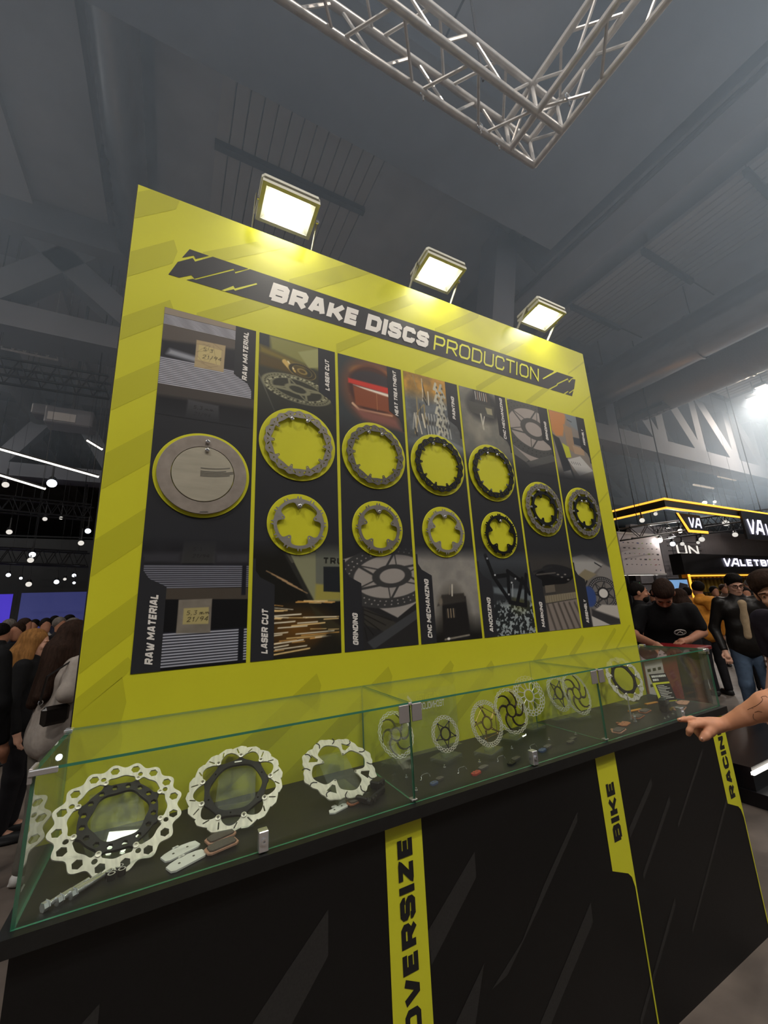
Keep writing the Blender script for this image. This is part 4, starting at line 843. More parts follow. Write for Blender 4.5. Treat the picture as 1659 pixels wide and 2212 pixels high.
r2 = case_rotor(1, 'silver slotted wave disc with round buttons between two other discs in the case', (.449, -.130, 1.055), .138, -.20, 1.01)
r3 = case_rotor(2, 'silver four arm wave disc with grooves beside the glass divider', (.771, -.158, 1.047), .129, .05, 1.10)
# acrylic rests under the three reclining discs
def rest(c, r, az, tl, label):
    t = thing('acrylic_stand', label, 'stand', c); Rz = Matrix.Rotation(az, 4, 'Z'); t.matrix_world = Matrix.Translation((c[0], c[1], Z0 - .004)) @ Rz
    hz = c[2] - Z0; n = Vector((0, -math.cos(tl), math.sin(tl))); up = Vector((0, math.sin(tl), math.cos(tl))); o = Vector((0, 0, hz)) - n * .014; w = r * .40
    def slab(a, b, wd, th, off=0, nm='sloped_plate'):
        p = o + up * a; q = o + up * b; vs = []
        for e in (p, q):
            for s in (-1, 1):
                for d in (0, th): vs.append(Vector((s * wd, 0, 0)) + e - n * (off + d))
        MB().hull(vs).build(nm, 'acrylic', t)
    lo = -(hz - .004) / math.cos(tl) * .98
    slab(max(lo, -r * .96), r * .62, w, .004); slab(max(lo, -r * .96), max(lo, -r * .96) + .004, w, -.022, 0, 'lip')
    b = o + up * (r * .6); MB().box(-w, w, b.y - .002, b.y + .002, 0.0, b.z - .006).build('leg_plate', 'acrylic', t); MB().box(-w, w, b.y - .0, b.y - 0.001, 0, .001)
    MB().box(-w, w, -.05, b.y, .0, .003).build('base_plate', 'acrylic', t)
rest((.154, -.150, 1.060), .151, .25, .98, 'clear acrylic rest under the disc with hexagonal holes')
rest((.449, -.130, 1.055), .138, -.20, 1.01, 'clear acrylic rest under the slotted wave disc')
rest((.771, -.158, 1.047), .129, .05, 1.10, 'clear acrylic rest under the four arm wave disc')
# bicycle discs on acrylic blocks
def lattice(r, n, ri):
    L = [radial(300, lambda a: r * (.985 + .015 * math.cos(n * a))), radial(300, lambda a: r * (ri + .02 * math.cos(n * a)))[::-1]]
    m = (1 + ri) / 2
    for k in range(n):
        for rr, o in (((1 + m) / 2 - .015, 0), ((ri + m) / 2 + .01, .5)):
            a0 = 2 * PI * (k + o) / n; da = 2 * PI / n * .40; h = (1 - ri) * .17
            L.append([pol(r * (rr - h * .5), a0 - da), pol(r * (rr + h), a0 - da * .6), pol(r * (rr + h), a0 + da * .6), pol(r * (rr - h * .5), a0 + da), pol(r * (rr - h), a0)][::-1])
    return L
def bike_disc(label, c, r, az, tl, kind):
    t = thing('bicycle_disc', label, 'brake disc', c); frame_at(t, c, az, tl); n = (22, 24, 40, 24, 26)[kind]; ri = (.84, .78, .80, .86, .70)[kind]
    MB().plate(lattice(r, n, ri), .002).build('ring', 'steel_bright', t)
    cm = ('black_metal', 'black_metal', 'gold_anod', 'brown_anod', 'steel_bright')[kind]
    def bar(mb, a, b, w): mb.tube((a[0], .001, a[1]), (b[0], .001, b[1]), w / 2, 6)
    mb = MB()
    if kind == 1:
        mb.lathe([(r * .30, -.002), (r * .38, -.002), (r * .38, .003), (r * .30, .003), (r * .30, -.002)], 28, axis='y')
        for k in range(5):
            a = PI / 2 + PI + 2 * PI * k / 5
            for s in (-1, 1): bar(mb, pol(r * .72, a), pol(r * .34, a + s * .55), r * .055)
            mb.ball((pol(r * .72, a)[0], 0, pol(r * .72, a)[1]), (r * .06, .004, r * .06), 8, 5)
    elif kind == 4:
        for k in range(12):
            a = 2 * PI * k / 12; bar(mb, pol(r * .30, a), pol(r * .55, a + .1), r * .05)
            for s in (-.14, .10): bar(mb, pol(r * .55, a + .1), pol(r * .74, a + .1 + s), r * .035)
        mb.lathe([(r * .26, -.001), (r * .33, -.001), (r * .33, .002), (r * .26, .002), (r * .26, -.001)], 24, axis='y')
    else:
        k5 = 5 if kind == 2 else 6
        mb.lathe([(r * .24, -.001), (r * .31, -.001), (r * .31, .002), (r * .24, .002), (r * .24, -.001)], 24, axis='y')
        for k in range(k5):
            a = 2 * PI * k / k5 + .3
            for o in (0, .16):
                q = [pol(r * (.30 + (.56) * s), a + o * (1 - s) + (.95 * s * s if kind != 2 else .35 * s)) for s in np.linspace(0, 1, 7)]
                for p0, p1 in zip(q[:-1], q[1:]): bar(mb, p0, p1, r * (.06 if kind != 2 else .04))
            if kind == 2:
                e = pol(r * .70, a + .1); e2 = pol(r * .70, a + .1 + 2 * PI / 5); bar(mb, e, e2, r * .035); mb.ball((e[0], -.001, e[1]), (r * .06, .004, r * .06), 8, 5)
            h = pol(r * .36, a); mb.ball((h[0], 0, h[1]), (r * .045, .003, r * .045), 8, 5)
    mb.build('carrier', cm, t)
    if kind != 4:
        for k in range(5 if kind in (1, 2) else 6):
            a = (PI / 2 + PI if kind == 1 else .3 + (.1 if kind == 2 else .95)) + 2 * PI * k / (5 if kind in (1, 2) else 6); p0 = pol(r * (.72 if kind in (1, 2) else .84), a)
            mb = MB()
            for s in (-.10, .10): bar(mb, p0, pol(r * ri * 1.02, a + s), r * .035)
            mb.build('lug', 'steel_bright', t)
    return t
mat('brown_anod', '3a2a20', .35, metal=.6)
bikes = [('bicycle disc with curved dark spokes behind the first glass divider', (1.046, -.062, 1.076), .084, .18, .42, 0), ('small bicycle disc with black star shaped carrier', (1.220, -.144, 1.066), .065, .02, .25, 1),
         ('bicycle disc with gold carrier and many fine slots', (1.394, -.190, 1.085), .085, .06, .25, 2), ('bicycle disc with dark brown curved spokes beside the gold one', (1.590, -.126, 1.090), .092, .02, .33, 3), ('bicycle disc with branching tree like spokes at the back of the case', (1.760, -.075, 1.120), .088, -.10, .30, 4)]
for lb, c, r, az, tl, k in bikes:
    bike_disc(lb, c, r, az, tl, k)
    t = thing('acrylic_stand', 'clear acrylic block holding the ' + {0: 'disc behind the divider', 1: 'small star carrier disc', 2: 'gold carrier disc', 3: 'brown spoke disc', 4: 'tree spoke disc'}[k], 'stand', (c[0], c[1], Z0 - .004)); t.rotation_euler = (0, 0, az + .35)
    MB().cbox(-.055, .055, -.035, .045, 0, .016, .003).build('base_block', 'acrylic', t)
    zt_ = c[2] - r - Z0 + .035; MB().hull([(s * .022, y, z) for s in (-1, 1) for y, z in ((.008, .016), (.014, .016), (.008 + .012, zt_ + .01), (.014 + .012, zt_ + .01))]).build('back_plate', 'acrylic', t)
    MB().box(-.022, .022, -.012, -.008, .016, .028).build('front_lip', 'acrylic', t)
    MB().box(-.022, .022, -.010, .012, .014, max(.018, c[2] - r - Z0 - .001)).build('saddle', 'acrylic', t)
# pads
mat('pad_black', '5a524c', .8, var=.2, vscale=200); mat('pad_copper', 'b9785a', .5, metal=.3); mat('pad_white', 'e6e4e0', .5); mat('pad_blue', '5a6a90', .5, metal=.3); mat('pad_red', 'b5483e', .5); mat('pad_grey', '6a665f', .6, metal=.3); mat('pad_tan', 'c2917a', .5)
def pad(label, x, y, rz, L, W, plate_m, fric_m, shape=0, zoff=0.0, ears=True, tilt=0.0, th=.004):
    t = thing('brake_pad', label, 'brake pad', (x, y, Z0 - .004 + zoff), (tilt, 0, rz)); hx, hy = L / 2, W / 2
    out = [(-hx, -hy * .7), (-hx * .8, -hy), (hx * .8, -hy), (hx, -hy * .7), (hx, hy * .5), (hx * .72, hy * .8), (hx * .3, hy), (-hx * .3, hy), (-hx * .72, hy * .8), (-hx, hy * .5)]
    if shape == 1: out = [(-hx, -hy * .2), (-hx * .7, -hy), (hx * .7, -hy), (hx, -hy * .2), (hx * .75, hy * .7), (hx * .2, hy * .55), (0, hy), (-hx * .2, hy * .55), (-hx * .75, hy * .7)]
    o = MB().plate([out], th).build('back_plate', plate_m, t); o.rotation_euler = (-PI / 2, 0, 0); o.location = (0, 0, th)
    if fric_m:
        ins = [(a * .86, b * .80 - hy * .04) for a, b in out]; o = MB().plate([ins], .004).build('friction_pad', fric_m, t); o.rotation_euler = (-PI / 2, 0, 0); o.location = (0, 0, th + .004)
    else:
        for s in (-1, 1): MB().lathe([(.003, th), (.003, th + .0006), (0, th + .0006)], 8, (s * hx * .4, 0, 0), 'z').build('rivet', 'steel_dark', t)
    if ears:
        o = MB().plate([[(-.008, 0), (.008, 0), (.007, .010), (-.007, .010)], hole(0, .006, .003, 8)], th).build('eyelet', plate_m, t); o.rotation_euler = (-PI / 2, 0, 0); o.location = (0, hy * .9, th)
    return t
pad('pale backed brake pad lying below the slotted disc, rear of the pair', .300, -.250, .42, .088, .044, 'pad_white', None)
pad('pale backed brake pad lying below the slotted disc, in front of its twin', .312, -.308, .42, .088, .044, 'pad_white', None, zoff=.002)
pad('dark friction brake pad beside the pale pads, rear of the pair', .395, -.246, .30, .075, .044, 'pad_tan', 'pad_black', zoff=.005, ears=False)
pad('dark friction brake pad beside the pale pads, in front of its twin', .392, -.300, .25, .078, .044, 'pad_tan', 'pad_black', zoff=.008, ears=False)
pad('white brake pad under the four arm disc', .722, -.270, .35, .072, .030, 'pad_white', None, 1)
pad('copper edged dark brake pad under the four arm disc', .790, -.262, .25, .075, .032, 'pad_copper', 'pad_black', 0, .004)
pad('small blue brake pad by the glass divider', 1.055, -.291, .25, .030, .018, 'pad_blue', None, 0, 0, False, 0, .006); pad('small grey brake pad next to the blue one', 1.092, -.272, .25, .030, .018, 'pad_grey', None, 0, 0, False, 0, .006)
pad('small red brake pad in front of the gold carrier disc', 1.222, -.306, .3, .046, .024, 'pad_red', None, 1, 0, False, 0, .006); pad('small grey brake pad next to the red one', 1.275, -.283, .25, .046, .02, 'pad_grey', None, 0, 0, False, 0, .006)
pad('small black brake pad left of the case lock', 1.385, -.312, .3, .044, .024, 'black_metal', None, 1, 0, False, 0, .006); pad('small dark brake pad touching the case lock', 1.430, -.290, .25, .044, .02, 'steel_dark', None, 0, 0, False, 0, .006)
pad('small violet grey brake pad under a wire spring', 1.575, -.286, .3, .044, .024, 'pad_blue', None, 1, 0, False, 0, .006); pad('small brown grey brake pad beside the violet grey pad', 1.625, -.270, .25, .044, .02, 'pad_grey', None, 0, 0, False, 0, .006)
pad('dark brake pad lying alone before the second divider, front one', 1.742, -.286, .2, .042, .018, 'steel_dark', None, 0, 0, False, 0, .006); pad('dark brake pad lying alone before the second divider, rear one', 1.785, -.266, .2, .042, .018, 'steel_dark', None, 0, 0, False, 0, .006)
pad('copper brake pad with dark face just past the second divider', 2.03, -.310, .25, .085, .045, 'pad_tan', 'pad_black'); pad('bare copper toothed brake pad past the second divider', 2.14, -.265, .25, .085, .045, 'pad_copper', None, 1)
pad('copper brake pad with dark face at the foot of the info card', 2.60, -.275, .3, .10, .05, 'pad_tan', 'pad_black'); pad('bare copper brake pad beside the info card', 2.735, -.225, .3, .10, .05, 'pad_tan', None)
pad('dark copper brake pad behind the silver pins', 2.30, -.235, .2, .08, .045, 'pad_copper', 'pad_black'); pad('dark brake pad at the back of the right section', 2.42, -.20, .2, .08, .045, 'pad_copper', 'pad_black')
# bolts, bushings
def bolt(label, x, y, rz, L=.075, r=.0055, grp='long bolts in the corner'):
    t = thing('bolt', label, 'bolt', (x, y, Z0 - .004 + r * 1.7), (0, 0, rz), grp)
    MB().lathe([(r, 0), (r, L * .55), (r * .85, L * .57), (r * .85, L), (0, L)], 12, axis='x').build('shank', 'chrome', t, smooth=True)
    MB().lathe([(r * 1.7, -r * 1.6), (r * 1.7, 0), (r * 2.0, 0), (r * 2.0, r * .3), (r, r * .3)], 6, axis='x').build('head', 'chrome', t)
for k in range(3): bolt('chrome hexagon headed bolt lying below the disc with hexagonal holes', .048 + .022 * k, -.330 + .008 * k, .72, .085)
for k in range(4):
    x, y = .150 + (k % 2) * .020 + (k // 2) * .006, -.268 - (k // 2) * .017 + (k % 2) * .008
    t = thing('bushing', 'small black bushing with pale rim beside the chrome bolts', 'bushing', (x, y, Z0 - .004), group='bushings in the corner')
    MB().lathe([(.0085, 0), (.0085, .013), (.005, .013), (.005, .001), (.0085, 0)], 16).build('body', 'black_metal', t, smooth=True); MB().lathe([(.0055, .0132), (.008, .0132)], 16).build('rim', 'alu', t)
# black caliper bracket
t = thing('caliper_bracket', 'black caliper bracket lying beside the glass divider', 'bracket', (.845, -.262, Z0 - .004), (0, 0, .55))
MB().cbox(-.055, .045, -.018, .012, 0, .020, .004).build('body', 'black_metal', t); MB().cbox(.01, .052, -.014, .022, .016, .040, .004).build('block', 'black_metal', t)
for x in (-.05, -.03, -.012): MB().tube((x, -.024, .01), (x, .018, .01), .008, 10).build('piston', 'black_metal', t)
MB().tube((.03, -.02, .03), (.03, .03, .03), .006, 10).build('pin', 'black_metal', t); MB().cbox(-.06, -.045, -.012, .03, .005, .022, .003).build('ear', 'black_metal', t)
t = thing('caliper', 'dark green black caliper with brass screws in the right section', 'caliper', (2.50, -.262, Z0 - .004), (0, 0, .3)); mat('caliper_green', '14201a', .4, metal=.3)
MB().cbox(-.04, .035, -.02, .02, .0, .05, .008).build('body', 'caliper_green', t); MB().cbox(-.055, .0, -.016, .016, .03, .07, .008).build('head', 'caliper_green', t)
for x in (-.01, .015, .03): MB().lathe([(.006, 0), (.006, -.008), (0, -.008)], 10, (x, -.02, .012), 'y').build('screw', 'gold_anod', t)
for k, (x, y) in enumerate(((2.215, -.275), (2.235, -.245))):
    t = thing('pin', ('short silver pin standing before the dark copper pad', 'thin silver pin standing tall behind the short one')[k], 'pin', (x, y, Z0 - .004)); h = (.035, .10)[k]
    MB().lathe([(.006 - .002 * k, 0), (.006 - .002 * k, h * .7), (.003, h * .75), (.003, h), (0, h)], 10).build('shaft', 'chrome', t, smooth=True); MB().lathe([(.008 - .003 * k, 0), (.008 - .003 * k, .004), (0, .004)], 10).build('foot', 'chrome', t)
# wire springs
for lb, x, y in (('tiny wire spring behind the blue pad', 1.06, -.235), ('tiny wire spring behind the red pad', 1.20, -.262), ('tiny wire spring behind the black pad', 1.385, -.262), ('tiny wire spring behind the violet grey pad', 1.575, -.245)):
    t = thing('wire_spring', lb, 'spring', (x, y, Z0 - .0035)); MB().path([(.018 * math.cos(a), .004 * math.sin(3 * a), .001 + .014 * abs(math.sin(a))) for a in np.linspace(0, PI, 9)], .0010, 5).build('wire', 'chrome', t); MB().path([(-.018, 0, .001), (-.024, -.008, .001), (-.03, -.008, .001)], .001, 5).build('hook', 'chrome', t)
# loose small screws
for k, (x, y) in enumerate(((.98, -.30), (1.005, -.195), (1.165, -.20), (1.30, -.235), (1.50, -.20), (1.70, -.215), (1.845, -.235), (2.36, -.33), (2.40, -.325), (2.47, -.31), (.905, -.19), (.885, -.15))):
    t = thing('small_screw', 'tiny bright screw lying loose on the black case floor', 'screw', (x, y, Z0 - .004), (0, 0, k), 'loose screws in the case'); MB().lathe([(.005, 0), (.005, .003), (.0022, .003), (.0022, .010), (0, .010)], 8).build('shaft', 'chrome', t)
# discs at the back of the right section
t = case_rotor(1, 'bright disc ring with black carrier standing in the right section', (2.46, -.10, 1.115), .115, -.2, .35)
t2 = bike_disc('large open brake disc leaning behind the second divider', (2.06, -.10, 1.095), .10, .1, .35, 3)
t3 = bike_disc('pale bicycle disc behind the loose dark pads', (1.98, -.06, 1.10), .085, .1, .3, 1)
for x, y, lb in ((2.46, -.08, 'clear acrylic block under the disc ring in the right section'), (2.06, -.075, 'clear acrylic block under the open disc past the divider'), (1.955, -.04, 'clear acrylic block under the pale disc behind the loose pads')):
    t = thing('acrylic_stand', lb, 'stand', (x, y, Z0 - .004)); MB().cbox(-.05, .05, -.05, .03, 0, .018, .003).build('base_block', 'acrylic', t); MB().box(-.02, .02, .0, .005, .018, .09).build('back_plate', 'acrylic', t)
# long copper strips at the back of the section
mat('amber', 'd9933c', .3, metal=.4)
for k, (x, y) in enumerate(((2.40, -.165), (2.60, -.135))): tag(MB().cbox(-.045, .045, -.008, .008, 0, .006, .001).build('brass_strip', 'amber', None, loc=(x, y, Z0 - .004), rot=(0, 0, -.1)), ('bright brass strip left of the dark caliper', 'bright brass strip behind the dark caliper')[k], 'strip')
# info card
t = thing('info_card', 'black and yellow info card leaning in the right section of the case', 'card', (2.715, -.165, Z0 - .004)); t.rotation_euler = (-.30, 0, -.30)
MB().box(-.055, .055, 0, .004, 0, .145).build('card', 'print_yellow', t); MB().box(-.055, .055, -.0006, 0, .100, .145).build('black_field', 'print_black2', t); MB().box(-.040, .055, -.0006, 0, .004, .090).build('black_field', 'print_black2', t)
mb = MB()
for z_, x_e in ((.126, .042), (.108, -.010)):
    x_ = -.046
    while x_ < x_e: w_ = .004 + .003 * ((int(x_ * 1e4) * 7) % 3); mb.flat([(x_, z_), (x_ + w_, z_ + .0005), (x_ + w_, z_ + .011), (x_ + .001, z_ + .0115)], -.001); x_ += w_ + .0014
for k in range(9): mb.add([(-.034, -.001, .080 - k * .008), (.012 + .03 * ((k * 7) % 3) / 2, -.001, .080 - k * .008), (.012 + .03 * ((k * 7) % 3) / 2, -.001, .083 - k * .008), (-.034, -.001, .083 - k * .008)], [(0, 1, 2, 3)])
mb.build('card_lettering', 'print_white', t)
MB().hull([(s * .03, y, z) for s in (-1, 1) for y, z in ((.004, 0), (.004, .09), (.045, .0135), (.049, .015))]).build('easel_back', 'print_black2', t)
# clear plaque whose lettering is read from behind
t = thing('clear_plaque', 'clear plaque with mirrored patented technology lettering behind the divider', 'plaque', (1.255, -.022, Z0 - .004))
MB().box(-.17, .12, 0, .004, 0, .235).build('plate', 'acrylic', t); MB().box(-.17, .12, -.02, .02, 0, .004).build('foot', 'acrylic', t)
mb = MB(); text_mesh(mb, 'PATENTED', .026, (-.085, .195), -.001, t=.22, width=.115, mirror=True); mb.build('lettering', 'print_yellow', t)
mb = MB(); text_mesh(mb, 'TECHNOLOGY', .026, (-.085, .160), -.001, t=.16, width=.140, mirror=True)
mb.flat([(-.16, .145), (-.13, .135), (-.115, .175), (-.13, .165), (-.15, .17), (-.135, .155)], -.001); mb.flat([(-.125, .18), (-.105, .20), (-.125, .225), (-.13, .215), (-.115, .20)], -.001); mb.build('lettering', 'print_white', t)
# ================================================================== PEOPLE (smooth distance-field bodies)
class SDF:
    def __init__(s): s.p = []
    def cone(s, a, b, ra, rb, k=.03, sub=False): s.p.append(('c', np.array(a, float), np.array(b, float), ra, rb, k, sub)); return s
    def ell(s, c, r, k=.03, R=None, sub=False): s.p.append(('e', np.array(c, float), np.array(r, float) if hasattr(r, '__len__') else np.array([r] * 3, float), R, None, k, sub)); return s
    def mesh(s, name, h):
        lo = np.full(3, 1e9); hi = -lo
        for p in s.p:
            if p[6]: continue
            if p[0] == 'c': m = max(p[3], p[4]); pts = np.array([p[1] - p[3], p[2] - p[4], p[1] + p[3], p[2] + p[4]])
            else: m = p[2].max(); pts = np.array([p[1] - m, p[1] + m])
            lo = np.minimum(lo, pts.min(0)); hi = np.maximum(hi, pts.max(0))
        lo -= 3 * h + .01; hi += 3 * h + .01; n = np.ceil((hi - lo) / h).astype(int) + 1
        D = np.full(n, .5, np.float32); ax = [lo[i] + h * np.arange(n[i]) for i in range(3)]
        for typ, a, b, c, d, k, sub in s.p:
            if typ == 'c': l2 = np.minimum(a - c, b - d); h2 = np.maximum(a + c, b + d)
            else: l2 = a - b.max(); h2 = a + b.max()
            mg = k + 2 * h; i0 = np.clip(np.floor((l2 - mg - lo) / h).astype(int), 0, n); i1 = np.clip(np.ceil((h2 + mg - lo) / h).astype(int) + 1, 0, n)
            if (i1 <= i0).any(): continue
            X, Y, Z = np.meshgrid(ax[0][i0[0]:i1[0]], ax[1][i0[1]:i1[1]], ax[2][i0[2]:i1[2]], indexing='ij')
            if typ == 'c':
                e = b - a; L = e @ e + 1e-12; t = np.clip(((X - a[0]) * e[0] + (Y - a[1]) * e[1] + (Z - a[2]) * e[2]) / L, 0, 1)
                q = np.sqrt((X - a[0] - t * e[0]) ** 2 + (Y - a[1] - t * e[1]) ** 2 + (Z - a[2] - t * e[2]) ** 2) - (c + (d - c) * t)
            else:
                x, y, z = X - a[0], Y - a[1], Z - a[2]
                if c is not None: R = np.asarray(c); x, y, z = R[0, 0] * x + R[1, 0] * y + R[2, 0] * z, R[0, 1] * x + R[1, 1] * y + R[2, 1] * z, R[0, 2] * x + R[1, 2] * y + R[2, 2] * z
                k0 = np.sqrt((x / b[0]) ** 2 + (y / b[1]) ** 2 + (z / b[2]) ** 2); k1 = np.sqrt((x / b[0] ** 2) ** 2 + (y / b[1] ** 2) ** 2 + (z / b[2] ** 2) ** 2) + 1e-9; q = k0 * (k0 - 1) / k1
            sl = tuple(slice(i0[i], i1[i]) for i in range(3)); A = D[sl]
            if sub: q = -q; hh = np.maximum(k - np.abs(A - q), 0) / k; D[sl] = np.maximum(A, q) + hh * hh * k * .25
            else: hh = np.maximum(k - np.abs(A - q), 0) / k; D[sl] = np.minimum(A, q) - hh * hh * k * .25
        return nets(name, D, lo, h)
def nets(name, D, lo, h):
    neg = D < 0; nx, ny, nz = D.shape
    c = np.zeros((nx - 1, ny - 1, nz - 1), np.int8)
    for i in (0, 1):
        for j in (0, 1):
            for k in (0, 1): c += neg[i:nx - 1 + i, j:ny - 1 + j, k:nz - 1 + k]
    act = (c > 0) & (c < 8); idx = np.argwhere(act); I, J, K = idx.T; vid = np.full(act.shape, -1, np.int64); vid[I, J, K] = np.arange(len(idx))
    acc = np.zeros((len(idx), 3)); cnt = np.zeros(len(idx)); cr = [(i, j, k) for i in (0, 1) for j in (0, 1) for k in (0, 1)]
    for a in cr:
        for ax in range(3):
            if a[ax]: continue
            b = list(a); b[ax] = 1; da = D[I + a[0], J + a[1], K + a[2]]; db = D[I + b[0], J + b[1], K + b[2]]; m = (da < 0) != (db < 0)
            t = np.where(m, da / np.where(m, da - db, 1), 0); p = np.tile(np.array(a, float), (len(idx), 1)); p[:, ax] = t; acc[m] += p[m]; cnt[m] += 1
    co = lo + h * (idx + acc / np.maximum(cnt, 1)[:, None]); Q = []
    for ax in range(3):
        sl0 = [slice(None)] * 3; sl1 = [slice(None)] * 3; sl0[ax] = slice(0, -1); sl1[ax] = slice(1, None); a = neg[tuple(sl0)]; b = neg[tuple(sl1)]
        E_ = np.argwhere(a != b); o1, o2 = [(1, 2), (2, 0), (0, 1)][ax]; E_ = E_[(E_[:, o1] > 0) & (E_[:, o2] > 0) & (E_[:, o1] < D.shape[o1] - 1) & (E_[:, o2] < D.shape[o2] - 1)]
        fl = a[tuple(E_.T)]
        def vv(d1, d2): P = E_.copy(); P[:, o1] -= d1; P[:, o2] -= d2; return vid[tuple(P.T)]
        q = np.stack([vv(1, 1), vv(0, 1), vv(0, 0), vv(1, 0)], 1); q[~fl] = q[~fl][:, ::-1]; Q.append(q)
    Q = np.concatenate(Q); Q = Q[(Q >= 0).all(1)]
    me = grid_mesh(name, co, Q); me.polygons.foreach_set('use_smooth', np.ones(len(Q), bool)); return me
def sdf_obj(S, name, m, parent, h):
    me = S.mesh(name, h); me.materials.append(M(m)); return link(name, me, parent)
SK = {}
def skin(name, c): return mat(name, c, .55, spec=.3, var=.06, vscale=30)
skin('skin_a', 'c08a6c'); skin('skin_b', 'b07c62'); skin('skin_c', 'd0a088')
for nm, c in (('hair_black', '15110f'), ('hair_brown', '2e2019'), ('hair_blonde', '8a6136'), ('hair_grey', '6a6460')): mat(nm, c, .75, spec=.12, var=.35, vscale=60, bump=.8, bscale=110, stretch=(1, 1, .2))
for nm, c, r in (('cloth_black', '0d0d0f', .85), ('cloth_dark', '1d1c20', .85), ('cloth_leather', '1b1816', .4), ('cloth_grey', 'a39a92', .85), ('cloth_plum', '2e2933', .85), ('cloth_orange', 'c4812c', .8), ('cloth_white', 'c9c8c8', .8), ('cloth_jeans', '55677e', .85), ('cloth_jeans_grey', '6e6a62', .85), ('cloth_navy', '15182a', .85), ('cloth_blue', '27428c', .8), ('cloth_beige', 'a48f72', .85), ('cloth_brown', '4a3a30', .85)):
    mat(nm, c, r, spec=.25, var=.12, vscale=25, bump=.5, bscale=14)
mat('eye_dark', '120d0a', .2); mat('lips', '8e5548', .5); mat('shoe_white', 'd8d6d2', .6); mat('shoe_dark', '1a1a1c', .6)
def rx(a): c, s = math.cos(a), math.sin(a); return np.array([[1, 0, 0], [0, c, -s], [0, s, c]])
def rz_(a): c, s = math.cos(a), math.sin(a); return np.array([[c, -s, 0], [s, c, 0], [0, 0, 1]])
def person(label, loc, face, H=1.75, skin='skin_a', hair='hair_black', style='short', top='cloth_black', sleeve='short', legs='cloth_jeans', lean=0.0, hp=0.0, hy=0.0, arms=None, res=.007, far=False, shoes='shoe_dark', group=None, extra=None, beard=False, glasses=False, build=1.0, hands=True):
    # face: world heading the person looks along (radians, direction vector); local front is -y, left is +x
    k = H / 1.75; rz = math.atan2(face[1], face[0]) + PI / 2
    t = thing('person', label, 'person', loc, (0, 0, rz), group); piv = np.array([0, 0, .95]); RL_ = rx(lean)
    U = lambda p: (piv + RL_ @ (np.array(p, float) - piv)) * k; Lw = lambda p: np.array(p, float) * k
    sh = {s: U((s * .185, .0, 1.43)) for s in (1, -1)}; neck0, neck1 = U((0, .01, 1.45)), U((0, -.005, 1.53)); HC = U((0, -.015, 1.62)); HR = RL_ @ rz_(hy) @ rx(hp)
    hd = lambda p: HC + (HR @ np.array(p, float)) * k
    arms = arms or {}
    aj = {}
    for s in (1, -1):
        a = arms.get(s); aj[s] = [np.array(q, float) * 1.0 for q in a] if a else [U((s * .245, .02, 1.14)), U((s * .25, -.05, .89))]
    B = SDF(); q = k * build
    # skull, jaw, neck
    B.ell(hd((0, .012, .035)), np.array([.075, .095, .088]) * k, .02, HR); B.ell(hd((0, -.028, -.045)), np.array([.058, .062, .070]) * k, .03, HR); B.ell(hd((0, -.062, -.092)), np.array([.026, .022, .022]) * k, .03, HR); B.cone(neck0, neck1 + (HC - neck1) * .3, .054 * k, .051 * k, .03)
    if not far:
        B.cone(hd((0, -.088, .012)), hd((0, -.108, -.022)), .008 * k, .0125 * k, .012)
        for s in (1, -1):
            B.ell(hd((s * .031, -.092, .008)), np.array([.017, .011, .011]) * k, .012, HR, sub=True); B.ell(hd((s * .031, -.078, .007)), .0125 * k, .004); B.cone(hd((s * .012, -.090, .027)), hd((s * .046, -.082, .029)), .007 * k, .006 * k, .012)
            B.ell(hd((s * .079, .012, -.002)), np.array([.010, .020, .032]) * k, .008, HR); B.ell(hd((s * .036, -.068, -.025)), np.array([.02, .016, .016]) * k, .02, HR)
        B.cone(hd((-.018, -.088, -.055)), hd((.018, -.088, -.055)), .006 * k, .006 * k, .006); B.cone(hd((-.015, -.086, -.066)), hd((.015, -.086, -.066)), .0065 * k, .0065 * k, .006)
    B.cone(U((0, .01, 1.36)), U((0, 0, 1.02)), .080 * q, .085 * q, .05); B.cone(sh[1], sh[-1], .042 * k, .042 * k, .03); 
    for s in (1, -1):
        e, w = aj[s]; B.cone(sh[s], e, .046 * k, .038 * k, .02); B.cone(e, w, .038 * k, .026 * k, .02)
        d = (w - e) / np.linalg.norm(w - e); hl = arms.get(('h', s)); pd = np.array(hl, float) / np.linalg.norm(hl) if hl is not None else d
        pc = w + pd * .05 * k; B.cone(w, w + pd * .075 * k, .024 * k, .030 * k, .02)
        if hands and not far:
            sd = np.cross(pd, np.array([0, 0, 1.]) if abs(pd[2]) < .9 else np.array([0, 1., 0])); sd /= np.linalg.norm(sd); nn = np.cross(sd, pd)
            for f in range(4): o = w + pd * .085 * k + sd * (f - 1.5) * .0185 * k; m_ = o + pd * .040 * k - nn * .006 * k; B.cone(o, m_, .0092 * k, .0085 * k, .004); B.cone(m_, m_ + (pd * .026 - nn * .020) * k * (1 - .12 * abs(f - 1.3)), .0085 * k, .007 * k, .004)
            o = w + pd * .03 * k + sd * .024 * k; m_ = o + (pd * .03 + sd * .022) * k; B.cone(o, m_, .011 * k, .0095 * k, .01); B.cone(m_, m_ + pd * .03 * k, .0095 * k, .008 * k, .004)
        else: B.cone(w + pd * .06 * k, w + pd * .14 * k, .030 * k, .016 * k, .02)
        hip = Lw((s * .09, 0, .90)); kn = Lw((s * .10, -.02, .50)); an = Lw((s * .10, .02, .09)); B.cone(hip, kn, .065 * q, .045 * k, .03); B.cone(kn, an, .045 * k, .032 * k, .03); B.cone(an, Lw((s * .11, -.12, .035)), .032 * k, .028 * k, .02)
    B.cone(Lw((0, 0, .95)), U((0, 0, 1.1)), .10 * q, .09 * q, .05)
    sdf_obj(B, 'body', skin, t, res * (1.3 if far else 1))
